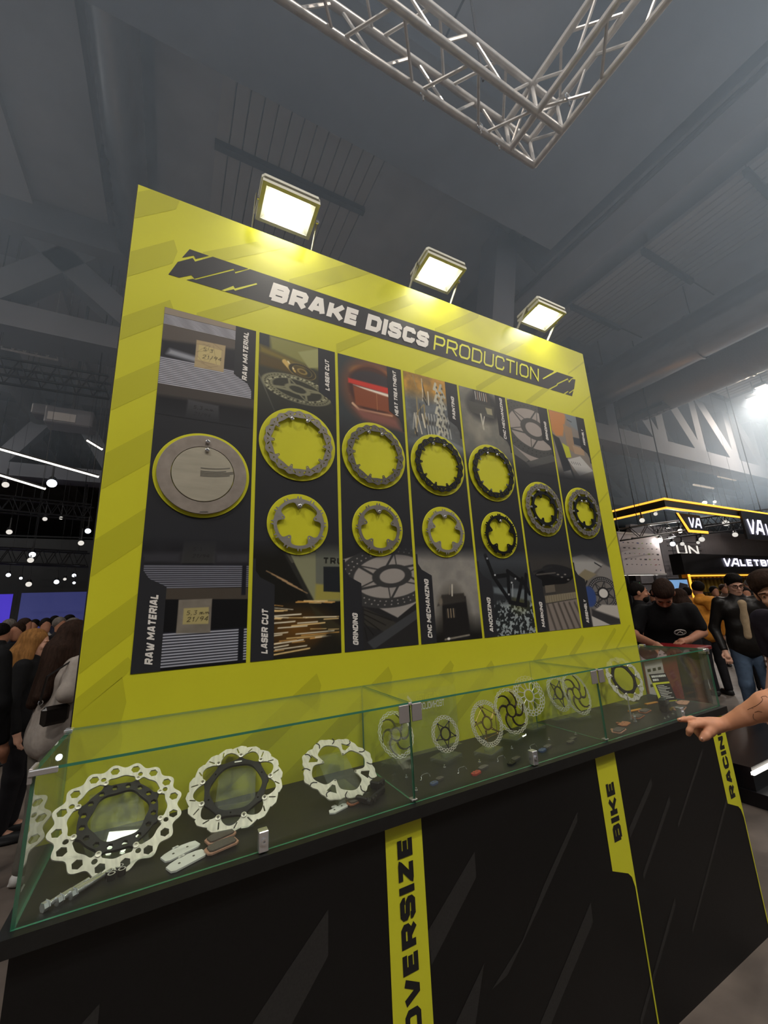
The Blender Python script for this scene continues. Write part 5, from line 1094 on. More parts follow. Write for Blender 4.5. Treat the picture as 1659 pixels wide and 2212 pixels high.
    # clothing
    T = SDF(); T.cone(U((-.09, .0, 1.33)), U((.09, .0, 1.33)), .112 * q, .112 * q, .05); T.cone(U((-.05, .0, 1.15)), U((.05, 0, 1.15)), .118 * q, .118 * q, .08); T.cone(U((-.06, 0, 1.0)), U((.06, 0, 1.0)), .120 * q, .120 * q, .08)
    T.cone(U((-.16, .005, 1.425)), U((.16, .005, 1.425)), .060 * k, .060 * k, .05); T.cone(U((0, -.004, 1.40)), U((0, .0, 1.485)), .095 * k, .074 * k, .04); T.cone(Lw((-.05, 0, .90)), Lw((.05, 0, .90)), .122 * q, .122 * q, .08)
    for s in (1, -1):
        e, w = aj[s]
        if sleeve == 'short': m_ = sh[s] + (e - sh[s]) * .72; T.cone(sh[s], m_, .064 * k, .062 * k, .03)
        elif sleeve == 'long': T.cone(sh[s], e, .064 * k, .054 * k, .03); T.cone(e, e + (w - e) * .94, .054 * k, .038 * k, .03)
        elif sleeve == 'pushed': T.cone(sh[s], e, .064 * k, .058 * k, .03); T.cone(e, e + (w - e) * .35, .058 * k, .055 * k, .03)
    sdf_obj(T, {'cloth_leather': 'jacket'}.get(top, 'shirt'), top, t, res * 1.3)
    P = SDF(); P.cone(Lw((-.05, 0, .93)), Lw((.05, 0, .93)), .115 * q, .115 * q, .05)
    for s in (1, -1): P.cone(Lw((s * .085, 0, .88)), Lw((s * .10, -.02, .50)), .092 * q, .068 * k, .04); P.cone(Lw((s * .10, -.02, .50)), Lw((s * .10, .02, .10)), .068 * k, .056 * k, .03)
    sdf_obj(P, 'trousers', legs, t, res * 1.5)
    for s in (1, -1):
        S = SDF(); S.cone(Lw((s * .10, .04, .045)), Lw((s * .115, -.13, .038)), .046 * k, .040 * k, .02); S.ell(Lw((s * .115, -.05, .02)), np.array([.048, .14, .022]) * k, .01); o = sdf_obj(S, 'shoe', shoes, t, res * 1.2)
    # hair
    Hh = SDF(); Hh.ell(hd((0, .022, .045)), np.array([.084, .100, .092]) * k, .02, HR)
    if style == 'crop': Hh.ell(hd((0, -.01, .085)), np.array([.072, .085, .055]) * k, .03, HR)
    if style == 'fringe': Hh.cone(hd((-.05, -.080, .070)), hd((.045, -.083, .074)), .022 * k, .024 * k, .03); Hh.ell(hd((0, -.02, .10)), np.array([.078, .09, .05]) * k, .03, HR); Hh.ell(hd((0, .045, -.01)), np.array([.082, .07, .07]) * k, .03, HR)
    if style == 'long':
        Hh.cone(hd((0, .06, .03)), hd((0, .09, -.13)), .085 * k, .075 * k, .05); Hh.cone(hd((-.03, .09, -.10)), U((-.05, .13, 1.22)), .085 * k, .06 * k, .05); Hh.cone(hd((.04, .09, -.10)), U((.07, .13, 1.16)), .08 * k, .045 * k, .05)
        for s in (1, -1): Hh.cone(hd((s * .068, .0, .03)), hd((s * .082, .0, -.13)), .032 * k, .04 * k, .04)
    fr = .075 if style in ('fringe',) else .062
    Hh.ell(hd((0, -.105, -.035)), np.array([.075, .075, .095]) * k, .012, HR, sub=True)
    if style in ('short', 'crop', 'fringe'): Hh.ell(hd((0, -.02, -.135)), np.array([.12, .16, .10]) * k, .012, HR, sub=True)
    sdf_obj(Hh, 'hair', hair, t, res * .9)
    if beard:
        S = SDF(); S.ell(hd((0, -.040, -.072)), np.array([.060, .060, .052]) * k, .02, HR); S.cone(hd((-.03, -.090, -.046)), hd((.03, -.090, -.046)), .006 * k, .006 * k, .004); S.ell(hd((0, -.11, -.02)), np.array([.05, .05, .030]) * k, .01, HR, sub=True); sdf_obj(S, 'beard', hair, t, res * .8)
    if not far:
        for s in (1, -1):
            mb = MB(); mb.ball(hd((s * .031, -.0895, .006)), (.0065 * k, .0045 * k, .0045 * k), 10, 7); mb.build('eye', 'eye_dark', t, smooth=True)
            mb = MB(); mb.tube(hd((s * .014, -.0985, .026)), hd((s * .046, -.089, .028)), .0035 * k, 6); mb.build('eyebrow', hair, t, smooth=True)
        mb = MB(); mb.ball(hd((0, -.0935, -.0605)), (.018 * k, .003 * k, .0035 * k), 10, 6); mb.build('mouth', 'lips', t, smooth=True)
    if glasses:
        mb = MB()
        for s in (1, -1): mb.path([hd((s * .033 + .024 * math.cos(a), -.104, .006 + .018 * math.sin(a))) for a in np.linspace(0, 2 * PI, 16, endpoint=False)], .0028, 5, True); mb.tube(hd((s * .057, -.102, .012)), hd((s * .082, .01, .010)), .0025, 5)
        mb.tube(hd((-.009, -.104, .010)), hd((.009, -.104, .010)), .0025, 5); mb.build('spectacles', 'cloth_black', t)
    t['_'] = 0; del t['_']
    return t, U, hd, aj
def w2l(loc, face, p):
    a = -(math.atan2(face[1], face[0]) + PI / 2); d = np.array(p, float) - np.array(loc, float); c, s = math.cos(a), math.sin(a); return (d[0] * c - d[1] * s, d[0] * s + d[1] * c, d[2])
def norm2(x, y): n = math.hypot(x, y); return (x / n, y / n)
# --- right hand side
# man bending over the red counter
lc, fc = (4.54, .78, 0), norm2(-.80, -.60)
hl, hr = atY(1490, 1392, .42), atY(1418, 1392, .40)
hl[2] = hr[2] = 1.155
ll, lr = w2l(lc, fc, hl), w2l(lc, fc, hr)
t, U, hd, aj = person('man in a black T-shirt bending over the red counter', lc, fc, 1.81, 'skin_b', 'hair_brown', 'crop', 'cloth_black', 'short', 'cloth_dark', lean=.58, hp=.45, hy=-.15,
       arms={1: [np.array(ll) * .55 + np.array((.30, -.22, 1.30)) * .45 + np.array((.06, .10, -.02)), ll], -1: [np.array(lr) * .55 + np.array((-.30, -.22, 1.30)) * .45 + np.array((-.06, .10, -.02)), lr], ('h', 1): (-.75, -.6, -.12), ('h', -1): (.1, -1, -.15)}, res=.006, build=1.08)
mb = MB()   # round chest emblem
c0 = U((.075, -.135, 1.30)); ex = np.array([1, 0, 0.]); ez = rx(.58) @ np.array([0, -.12, 1.]); ez /= np.linalg.norm(ez)
def em(a, b): return tuple(c0 + ex * a + ez * b + np.array([0, -.006, 0]))
mb.path([em(.045 * math.cos(a), .032 * math.sin(a)) for a in np.linspace(0, 2 * PI, 24, endpoint=False)], .003, 4, True); mb.path([em(.036 * math.cos(a), .024 * math.sin(a)) for a in np.linspace(0, 2 * PI, 24, endpoint=False)], .0015, 4, True)
mb.path([em(-.022, -.014), em(.0, .014), em(.020, -.014)], .0035, 4); mb.path([em(-.018, .004), em(.022, -.002)], .0028, 4); mb.build('emblem', 'print_white', t)
p = atY(1374, 1262, 1.35); person('bearded man in a black T-shirt looking aside behind the board edge', (p[0] + .08, 1.40, 0), norm2(.62, -.78), p[2] + .02, 'skin_b', 'hair_black', 'short', 'cloth_black', 'short', 'cloth_dark', beard=True, res=.007)
p = atY(1366, 1345, 1.75); person('person in a blue shirt mostly hidden behind the yellow board', (p[0] - .22, 1.75, 0), norm2(-.3, 1), 1.62, 'skin_b', 'hair_black', 'short', 'cloth_blue', 'short', 'cloth_dark', res=.010, far=True)
# glasses man
p = atY(1578, 1246, .80); lc, fc = (p[0], .80, 0), norm2(-.80, -.60)
t, U, hd, aj = person('man with glasses in an open dark leather jacket and blue jeans', lc, fc, p[2] + .03, 'skin_c', 'hair_black', 'crop', 'cloth_leather', 'long', 'cloth_jeans', lean=.06, hp=.22, hy=.1, glasses=True, res=.007, arms={1: [(.27, .0, 1.12), (.16, -.22, .95)], -1: [(-.27, .02, 1.12), (-.25, -.10, .88)]})
S = SDF(); S.cone(U((.01, -.078, 1.41)), U((-.01, -.090, 1.04)), .046, .046, .03); sdf_obj(S, 'undershirt', 'cloth_beige', t, .008)
mat('striped_paper', 'b9a8a0', .7); tb = thing('striped_bag', 'pale striped paper bag held by the man with glasses', 'bag', (lc[0] + .08 * fc[0] - .26, lc[1] - .26, .60), (0, .1, .4))
MB().hull([(x, y, z) for x in (-.10, .10) for y, z in ((-.02, 0), (.02, 0), (-.015, .32), (.015, .32))]).build('bag', 'striped_paper', tb)
for q in range(5): MB().box(-.103, .103, -.021, .021, .03 + .055 * q, .05 + .055 * q).build('stripe', 'cloth_brown', tb)
# orange hood from behind
p = atY(1505, 1258, 1.9); lc = (p[0], 1.9, 0); t, U, hd, aj = person('person seen from behind in an orange hooded jumper', lc, norm2(.5, .87), p[2] + .02, 'skin_b', 'hair_black', 'short', 'cloth_orange', 'long', 'cloth_dark', far=True, res=.009)
S = SDF(); S.cone(U((-.11, .10, 1.44)), U((.11, .10, 1.44)), .06, .06, .05); S.cone(U((0, .13, 1.42)), U((0, .15, 1.30)), .08, .03, .05); sdf_obj(S, 'hood', 'cloth_orange', t, .009)
# others behind
for lb, u, v, y, H_, hr_, st, top_, hd_ in (('person with long brown hair behind the bending man', 1462, 1272, 1.7, None, 'hair_brown', 'long', 'cloth_dark', (.3, .9)), ('person in a dark coat with pale collar beside the man with glasses', 1606, 1268, 1.5, None, 'hair_black', 'short', 'cloth_dark', (-.8, -.6)), ('grey haired person in dark clothes at the back of the right crowd', 1617, 1252, 2.4, None, 'hair_grey', 'short', 'cloth_black', (-.2, .9)),
    ('person in navy clothes in the crowd before the gold shelves', 1540, 1266, 3.0, None, 'hair_black', 'short', 'cloth_navy', (-.6, -.8)), ('person in black between the orange jumper and the bending man', 1482, 1268, 2.6, None, 'hair_black', 'short', 'cloth_black', (.8, .5)), ('dark haired person at the far back by the screens', 1412, 1272, 2.6, None, 'hair_black', 'short', 'cloth_dark', (.3, 1)), ('brown haired person in the far right crowd', 1560, 1262, 3.6, None, 'hair_brown', 'short', 'cloth_brown', (-.5, -.8)), ('person in a white top in the far right crowd', 1640, 1262, 3.4, None, 'hair_black', 'short', 'cloth_white', (-.7, -.5))):
    p = atY(u, v, y); person(lb, (p[0], y, 0), norm2(*hd_), min(max(p[2], 1.55), 1.9), 'skin_b', hr_, st, top_, 'long', 'cloth_dark', far=True, res=.011)
# young man at the end of the counter
kk = .50; p = CAM + (atY(1654, 1237, .6) - CAM) * kk; fc = norm2(-.92, .38); lc = (p[0] - fc[0] * .29, p[1] - fc[1] * .29, 0)
person('young man with a brown fringe in a plum grey T-shirt by the counter end', lc, fc, 1.72, 'skin_c', 'hair_brown', 'fringe', 'cloth_plum', 'short', 'cloth_dark', lean=.42, hp=-.12, hy=.60, res=.005, arms={1: [(.26, -.10, 1.08), (.24, -.26, .88)], -1: [(-.27, -.08, 1.10), (-.26, -.2, .88)]})
# --- left hand side
p = atY(140, 1356, 2.05); lc = (p[0], 2.05, 0)
t, U, hd, aj = person('woman with long dark hair and grey jumper left of the board', lc, norm2(.85, .52), p[2] + .045, 'skin_c', 'hair_brown', 'long', 'cloth_grey', 'pushed', 'cloth_jeans_grey', lean=.12, hp=.1, res=.007, arms={-1: [(-.23, .03, 1.12), (-.13, -.20, 1.06)], 1: [(.23, .0, 1.12), (.13, -.22, 1.10)]}, shoes='shoe_white')
bg_ = thing('shoulder_bag', 'small dark shoulder bag carried by the long haired woman', 'bag', lc, t.rotation_euler[:]); c0 = U((-.205, .09, 1.12)); mat('bag_black', '1a1614', .3, spec=.6)
MB().cbox(c0[0] - .025, c0[0] + .025, c0[1] - .075, c0[1] + .075, c0[2] - .075, c0[2] + .04, .02).build('pouch', 'bag_black', bg_); MB().path([c0 + np.array((0, -.08, .06)), c0 + np.array((.0, -.05, .2)), np.array(U((-.15, .0, 1.495))), c0 + np.array((0, .07, .22)), c0 + np.array((0, .09, .06))], .007, 6).build('strap', 'bag_black', bg_)
for s in (-1, 1): MB().path([c0 + np.array((0, s * .085, .07)) + np.array((0, .012 * math.cos(a), .012 * math.sin(a))) for a in np.linspace(0, 2 * PI, 10, endpoint=False)], .003, 5, True).build('buckle', 'chrome', bg_)
tk = thing('hair_clip', 'white hair clip in the long dark hair', 'hair clip', lc, t.rotation_euler[:]); c1 = hd((.03, -.0, .135)); MB().tube(c1, c1 + np.array((-.02, -.085, -.055)), .006, 6).build('clip', 'shoe_white', tk)
p = atY(78, 1368, 2.9); person('blonde woman in a black jacket behind the long haired woman', (p[0], 2.9, 0), norm2(.95, -.1), p[2] + .03, 'skin_c', 'hair_blonde', 'long', 'cloth_black', 'long', 'cloth_dark', hp=.15, res=.008)
p = atY(5, 1380, 2.2); person('person in black clothes at the far left with dark trousers', (p[0] - .12, 2.1, 0), norm2(.3, .9), 1.66, 'skin_b', 'hair_black', 'short', 'cloth_black', 'long', 'cloth_jeans_grey', far=True, res=.010)
crowd = ((100, 1338, 6.5, 'cloth_white', 'hair_black', 'man in a white shirt in the left crowd'), (130, 1336, 6.0, 'cloth_dark', 'hair_grey', 'grey haired person in the left crowd'), (55, 1338, 6.8, 'cloth_brown', 'hair_brown', 'brown haired person in a brown top in the left crowd'), (20, 1340, 7.2, 'cloth_white', 'hair_grey', 'grey haired person in white in the left crowd'), (150, 1330, 8.5, 'cloth_black', 'hair_black', 'tall person in black far back in the left crowd'), (76, 1340, 9, 'cloth_dark', 'hair_black', 'dark haired person far back in the left crowd'), (5, 1350, 5.0, 'cloth_black', 'hair_black', 'person in black at the left end of the crowd'), (40, 1348, 5.2, 'cloth_navy', 'hair_brown', 'person in navy clothes in the left crowd'), (120, 1332, 10, 'cloth_navy', 'hair_black', 'person in navy clothes farthest back on the left'), (160, 1338, 5.6, 'cloth_grey', 'hair_grey', 'grey haired person in grey at the board edge'))
for u, v, y, top_, hr_, lb in crowd:
    p = atY(u, v, y); person(lb, (p[0], y, 0), norm2(random.uniform(-.2, 1), random.uniform(-.7, .7)), min(max(p[2] + .02, 1.5), 1.95), 'skin_b', hr_, 'short', top_, 'long', 'cloth_dark', far=True, res=.013)
# --- the pointing arm: a person standing just right of the photographer
DH = 1.30
def hp_(x, y, d=0.0): return atD(1440 + x / 7.575, 1480 + y / 7.575, DH + d)
A = SDF(); h0 = .0024
wr = hp_(885, 655, .0); el = hp_(2150, 190, -.10)
A.cone(hp_(860, 660, .0), hp_(980, 632, -.01), .0155, .0180, .006); A.cone(hp_(850, 645, .012), hp_(980, 622, .0), .0155, .0180, .006); A.cone(hp_(980, 632, -.006), hp_(1300, 500, -.04), .0190, .0275, .006); A.cone(hp_(980, 622, .0), hp_(1300, 480, -.03), .0190, .0275, .006)
A.cone(hp_(1300, 490, -.036), hp_(1660, 335, -.075), .0285, .0410, .006); A.cone(hp_(1660, 335, -.075), el, .0410, .0440, .006)
def chain(pts, rs, k=.006):
    for (a, b), (ra, rb) in zip(zip(pts[:-1], pts[1:]), zip(rs[:-1], rs[1:])): A.cone(a, b, ra, rb, k)
idx_m = hp_(560, 600, .012); mid_m = hp_(575, 625, -.002); rin_m = hp_(600, 650, .020); pin_m = hp_(640, 690, .034)
for m_, rr in ((idx_m, .0125), (mid_m, .012), (rin_m, .012), (pin_m, .011)): A.cone(wr + (m_ - wr) * .12, m_, .0145, rr, .014)
A.ell(hp_(720, 650, .008), (.026, .018, .017), .02); A.cone(hp_(770, 690, -.006), hp_(690, 760, -.010), .0150, .0125, .016)
chain([idx_m, hp_(405, 552, .004), hp_(300, 558, .000), hp_(205, 570, -.004)], [.0115, .0090, .0078, .0062])
chain([mid_m, hp_(420, 655, -.020), hp_(375, 745, -.024), hp_(358, 800, -.020)], [.0118, .0100, .0088, .0074])
chain([rin_m, hp_(500, 680, .014), hp_(500, 770, .012), hp_(535, 830, .010)], [.0112, .0095, .0083, .0070])
chain([pin_m, hp_(575, 720, .034), hp_(570, 780, .032), hp_(600, 815, .028)], [.0100, .0083, .0075, .0064])
chain([hp_(770, 690, -.008), hp_(705, 765, -.016), hp_(635, 830, -.024), hp_(578, 880, -.028)], [.0140, .0122, .0108, .0086], .010)
up_ = el + np.array([.20, -.14, .12])
A.cone(el, up_, .042, .050, .03)
armp = thing('person', 'bare tattooed forearm and hand pointing at the case from the right', 'person', (float(up_[0]) + .18, float(up_[1]) - .16, 0))
O_ = np.array([armp.location[0], armp.location[1], 0]); shp = O_ + np.array([-.12, .10, 1.46]); A.cone(up_, shp, .050, .056, .03)
# rest of the body beyond the frame edge
A.cone(shp, O_ + np.array([.05, -.02, 1.45]), .05, .06, .05); A.cone(O_ + np.array([.02, 0, 1.46]), O_ + np.array([.02, 0, 1.58]), .055, .05, .03); A.ell(O_ + np.array([.0, .01, 1.68]), (.085, .085, .12), .03); A.cone(O_ + np.array([0, 0, 1.4]), O_ + np.array([0, 0, .95]), .10, .09, .05)
for s in (-1, 1): A.cone(O_ + np.array([s * .08, 0, .92]), O_ + np.array([s * .09, 0, .06]), .06, .04, .03)
for p_ in A.p: p_[1][:] -= O_; 
for p_ in A.p:
    if p_[0] == 'c': p_[2][:] -= O_
seen = set()
B2 = SDF(); B2.p = A.p
skin('skin_arm', 'c98f70'); HI = SDF(); HI.p = [p_ for p_ in A.p if p_[0] == 'e' and p_[1][2] < 1.5 or p_[0] == 'c' and max(p_[3], p_[4]) < .0465]
LO = SDF(); LO.p = [p_ for p_ in A.p if not any(p_ is q for q in HI.p)]
me = HI.mesh('body', .0026); me.materials.append(M('skin_arm')); me2 = LO.mesh('body_rest', .009)
bm = bmesh.new(); bm.from_mesh(me); bm.from_mesh(me2); bm.to_mesh(me); bm.free(); me.polygons.foreach_set('use_smooth', [True] * len(me.polygons)); bpy.data.meshes.remove(me2); link('body', me, armp)
S = SDF(); s0 = shp - O_; u0 = up_ - O_; S.cone(s0, s0 + (u0 - s0) * .75, .068, .066, .04); S.cone(s0, (.1, -.05, 1.42), .07, .07, .05); S.cone((-.07, 0, 1.32), (.09, 0, 1.32), .115, .115, .05); S.cone((-.06, 0, 1.0), (.06, 0, 1.0), .12, .12, .08); sdf_obj(S, 'shirt', 'cloth_dark', armp, .010)
S = SDF(); S.cone((-.05, 0, .93), (.05, 0, .93), .115, .115, .05)
for s in (-1, 1): S.cone((s * .085, 0, .88), (s * .095, 0, .08), .09, .06, .04)
sdf_obj(S, 'trousers', 'cloth_navy', armp, .012)
S = SDF(); S.ell((0, -.01, 1.71), (.09, .095, .10), .02); sdf_obj(S, 'hair', 'hair_black', armp, .01)
for s in (-1, 1): S = SDF(); S.cone((s * .1, -.05, .045), (s * .11, .13, .04), .046, .04, .02); sdf_obj(S, 'shoe', 'shoe_dark', armp, .01)
from mathutils.bvhtree import BVHTree
bv = BVHTree.FromPolygons([Vector(v.co) + Vector(O_) for v in me.vertices], [list(f.vertices) for f in me.polygons]); mat('tattoo', '6a4636', .6)
for line in ([(1325, 402), (1390, 372), (1420, 385)], [(1390, 372), (1470, 335), (1520, 300), (1560, 262), (1572, 225), (1545, 200), (1575, 182), (1625, 180), (1650, 200)], [(1420, 470), (1412, 520), (1430, 560), (1470, 575)], [(1440, 445), (1500, 425), (1560, 440)]):
    pts = []
    for i in range(len(line) - 1):
        for f in np.linspace(0, 1, 6, endpoint=(i == len(line) - 2)):
            x_, y_ = (1 - f) * np.array(line[i]) + f * np.array(line[i + 1]); d_ = Vector(ray(1440 + x_ / 7.575, 1480 + y_ / 7.575)).normalized(); h_ = bv.ray_cast(Vector(CAM), d_)
            if h_[0] is not None: pts.append(h_[0] - d_ * .0002 - Vector(O_))
    if len(pts) > 3: MB().path(pts, .0008, 5).build('tattoo_line', 'tattoo', armp)
mat('nail', 'd6a894', .3)
mb = MB(); q = hp_(212, 560, -.0105) - O_; mb.ball(q, (.0050, .0030, .0030), 8, 5); mb.build('nail', 'nail', armp, smooth=True)
mb = MB(); q = hp_(572, 872, -.0365) - O_; mb.ball(q, (.0050, .0030, .0040), 8, 5); mb.build('nail', 'nail', armp, smooth=True)
# ================================================================== BEHIND THE BOARD, RIGHT
mat('red_panel', '7a1519', .4, spec=.4); mat('grey_wall', '8d878a', .7, var=.05); mat('sign_black', '101014', .5); mat('gold_wall', '9a7c28', .6); mat('fascia', '0f1014', .5); mat('banner_white', 'cfc6c6', .7); mat('dark_stand', '131316', .35)
t = thing('red_counter', 'red counter with a white printed sheet behind the yellow board', 'counter', (0, 0, 0))
MB().box(3.23, 3.66, .25, .58, 0, 1.10).build('body', 'red_panel', t); MB().box(4.04, 4.10, .28, .56, 0, 1.10).build('end_panel', 'dark_stand', t); MB().cbox(3.20, 4.15, .22, .61, 1.10, 1.13, .006).build('top', 'red_panel', t)
sh_ = MB().box(3.24, 3.46, .246, .25, .62, 1.09).build('white_sheet', 'banner_white', t); mb = MB()
for q in range(9): mb.add([(3.26 + .065 * (q % 3), .2455, 1.02 - .10 * (q // 3)), (3.30 + .065 * (q % 3), .2455, 1.02 - .10 * (q // 3)), (3.30 + .065 * (q % 3), .2455, 1.04 - .10 * (q // 3)), (3.26 + .065 * (q % 3), .2455, 1.04 - .10 * (q // 3))], [(0, 1, 2, 3)])
mb.build('sheet_print', 'print_black2', sh_)
# gold edged canopy of the stand at the right (axis aligned, corner towards us)
cn = atY(1434, 1078, 4.0); X0, ZT2 = float(cn[0]), float(cn[2]); ZB2 = float(atY(1434, 1097, 4.0)[2])
t = thing('stand_canopy', 'black stand canopy with two gold light lines along its edge', 'canopy', (X0, 4, ZB2)); h_ = ZT2 - ZB2
MB().box(0, 18, 0, .10, 0, h_).build('front_fascia', 'fascia', t); MB().box(0, .10, .10, 10, 0, h_).build('side_fascia', 'fascia', t)
for z in (h_ - .02, -.02):
    MB().box(-.02, 18, -.03, 0, z, z + .05).build('light_line', 'led_gold', t); MB().box(-.03, 0, -.03, 10, z, z + .05).build('light_line', 'led_gold', t)
for x in (.3, 6, 12, 17.5): MB().tube((x, .05, h_), (x, .05, 9.0 - ZB2), .015, 5).build('hanger', 'hall_steel', t)
# hanging hexagon sign
a = atY(1463, 1108, 4.1); b = atY(1527, 1150, 4.1); t = thing('hanging_sign', 'small black angled sign with white zigzag logo and gold edge', 'sign', (float(a[0]), 4.1, float(b[2])))
w_ = float(b[0] - a[0]); h_ = float(a[2] - b[2]); MB().plate([[(0, h_), (w_ * .28, 0), (w_ * 1.02, -.0), (w_ * .86, h_)]], .06).build('panel', 'sign_black', t)
MB().plate([[(-.06, h_), (.02, h_), (w_ * .30, .03), (w_ * 1.03, .03), (w_ * 1.03, -.04), (w_ * .26, -.04)]], .02, -.02).build('gold_edge', 'led_gold', t)
mb = MB(); text_mesh(mb, '@', h_ * .62, (w_ * .36, h_ * .2), -.012, t=.20, width=w_ * .46); mb.build('logo', 'sign_white', t)
MB().tube((w_ * .5, .03, h_), (w_ * .5, .03, 4.0 - float(b[2])), .01, 5).build('hanger', 'hall_steel', t); 
# big letters on the canopy front
a = atY(1612, 1120, 3.9); b = atY(1612, 1153, 3.9); t = thing('sign_lettering', 'large glowing white logo and letters hanging under the canopy', 'sign', (float(a[0]), 3.9, float(b[2]))); ch = float(a[2] - b[2])
MB().box(-.2, 9, .02, .08, -.15, ch + .25).build('panel', 'sign_black', t); mb = MB(); text_mesh(mb, '@', ch, (0, 0), 0, t=.22, width=ch * 2.1); text_mesh(mb, 'LETBE', ch * .8, (ch * 2.5, ch * .02), 0, t=.24); mb.build('letters', 'sign_white', t)
# shop front at the back
a = atY(1475, 1216, 6.0); zb_ = float(atY(1495, 1240, 6.0)[2]); t = thing('shop_front', 'black shop fascia with glowing white letters over gold shelves', 'shop front', (float(a[0]), 6, 0)); zt_ = float(atY(1560, 1198, 6.0)[2])
MB().box(0, 16, 0, .4, zb_, zt_).build('fascia', 'fascia', t); x_ = float(atY(1562, 1215, 6.0)[0] - a[0]); c_ = float(atY(1580, 1206, 6)[2] - atY(1580, 1224, 6)[2])
mb = MB(); text_mesh(mb, '@', c_, (x_, float(atY(1562, 1224, 6)[2])), -.03, t=.22, width=float(atY(1594, 1215, 6)[0] - atY(1562, 1215, 6)[0])); text_mesh(mb, 'LETBE', c_ * .86, (float(atY(1598, 1221, 6)[0] - a[0]), float(atY(1562, 1224, 6)[2]) + .02), -.03, t=.26, width=float(atY(1668, 1215, 6)[0] - atY(1598, 1215, 6)[0])); mb.build('letters', 'sign_white', t)
x2 = float(atY(1493, 1245, 6)[0] - a[0]); MB().box(x2, 16, .3, .4, 0, zb_).build('back_wall', 'gold_wall', t); MB().box(x2, 16, .05, .10, zb_ - .08, zb_ - .03).build('light_line', 'led_gold', t); MB().box(x2, x2 + .06, .05, .10, 0, zb_).build('light_line', 'led_gold', t)
for q in range(24): MB().box(x2 + .25 + q * .30, x2 + .40 + q * .30, .2, .3, 0, zb_ - .1).build('gold_slat', 'gold_wall', t)
for x_p in (x2 + 5.2, x2 + 9): MB().box(x_p, x_p + .12, -.05, .3, 0, zb_).build('post', 'sign_black', t)
for q in range(4): MB().box(x2 + .5, x2 + 5, .0, .25, .5 + .5 * q, .54 + .5 * q).build('shelf', 'sign_black', t)
# grey wall panels behind the canopy
zg0, zg1 = float(atY(1560, 1200, 8)[2]), 5.6
gw = struct(MB().box(17.0, 44, 8.06, 8.2, 0, 4.45).build('wall_right_stand', 'grey_wall'))
for q in range(14): MB().box(17.0 + q * 1.9, 18.87 + q * 1.9, 8.0, 8.06, 2.0, 4.45).build('wall_panel', 'grey_wall', gw)
# sponsor banner
a = atY(1334, 1152, 5.0); b = atY(1436, 1238, 5.0); t = thing('sponsor_banner', 'white sponsor banner with rows of tiny logos right of the board', 'banner', (float(a[0]), 5, float(b[2]))); w_ = float(atY(1420, 1158, 5)[0] - a[0]); h_ = float(a[2] - b[2])
MB().box(0, w_, 0, .03, 0, h_).build('cloth', 'banner_white', t); MB().box(-.03, w_ + .05, -.01, .04, -.05, 0).build('bottom_rail', 'alu', t); MB().box(-.03, w_ + .05, -.01, .04, h_, h_ + .05).build('top_rail', 'alu', t)
mat('logo_dark', '3c3840', .7); mat('logo_red', '8e3a3e', .7); mat('logo_blue', '3a4a78', .7); mat('logo_green', '7a9a3a', .7)
for r_ in range(7):
    for c_ in range(8):
        if r_ == 0 and c_ != 2 or r_ == 6 and c_ < 6: continue
        x = w_ * (.07 + .115 * c_); z = h_ * (.93 - .14 * r_); ww = w_ * (.03 + .035 * random.random()); hh = h_ * (.018 + .022 * random.random()); m_ = random.choice(['logo_dark', 'logo_dark', 'logo_dark', 'logo_red', 'logo_blue', 'logo_dark', 'logo_green'] if r_ else ['logo_dark'])
        k_ = random.randrange(3); mb = MB()
        if k_ == 0: mb.box(x, x + ww, -.002, 0, z - hh, z)
        elif k_ == 1: mb.flat([(x, z - hh), (x + ww, z - hh * .6), (x + ww * .9, z), (x + ww * .2, z - hh * .3)], -.002)
        else:
            for q in range(3): mb.box(x + ww * .36 * q, x + ww * .36 * q + ww * .26, -.002, 0, z - hh * (.6 + .3 * (q % 2)), z)
        mb.build('logo', m_, t)
for x in (0.1, w_ - .1): MB().tube((x, .015, h_), (x, .015, 9.0 - float(b[2])), .012, 5).build('hanger', 'hall_steel', t)
# a lit white line under the banner, screens, dark stand under it
struct(MB().box(13, 26, 9.0, 9.2, 0, 2.35).build('wall_right_far', 'grey_wall'))
lt = thing('light_tube', 'white light tube under the sponsor banner', 'light', (float(atY(1350, 1243, 5.5)[0]), 5.5, float(atY(1350, 1243, 5.5)[2]))); MB().box(0, 1.7, 0, .05, 0, .05).build('tube', 'led_white', lt); MB().box(.1, .16, .0, .05, -2.6, 0.01).build('post', 'sign_black', lt); MB().box(1.5, 1.56, .0, .05, -2.6, 0.01).build('post', 'sign_black', lt)
emit('screen_blue', '6f97c4', .7); emit('screen_green', '4c9a5a', .6)
def screen(label, u0, v0, u1, v1, y, m):
    a, b = atY(u0, v0, y), atY(u1, v1, y); t = thing('screen', label, 'screen', (float(a[0]), y, 0)); w = float(b[0] - a[0]); MB().box(-.05, w + .05, .02, .08, float(b[2]) - .05, float(a[2]) + .05).build('bezel', 'sign_black', t); MB().box(0, w, 0, .02, float(b[2]), float(a[2])).build('display', m, t); MB().box(w / 2 - .1, w / 2 + .1, .02, .1, 0, float(b[2])).build('post', 'sign_black', t); return t, w, a, b
t, w, a, b = screen('lit blue screen showing a pale road scene below the fascia', 1440, 1253, 1489, 1275, 5.6, 'screen_blue'); mb = MB(); zc_ = float(b[2]); hh = float(a[2] - b[2]); mb.flat([(w * .45, zc_ + .02), (w * .98, zc_ + .02), (w * .98, zc_ + hh * .55), (w * .6, zc_ + hh * .75)], -.002); mb.build('picture', 'logo_dark', t)
screen('small lit green screen behind the bearded man', 1372, 1259, 1386, 1276, 4.6, 'screen_green')
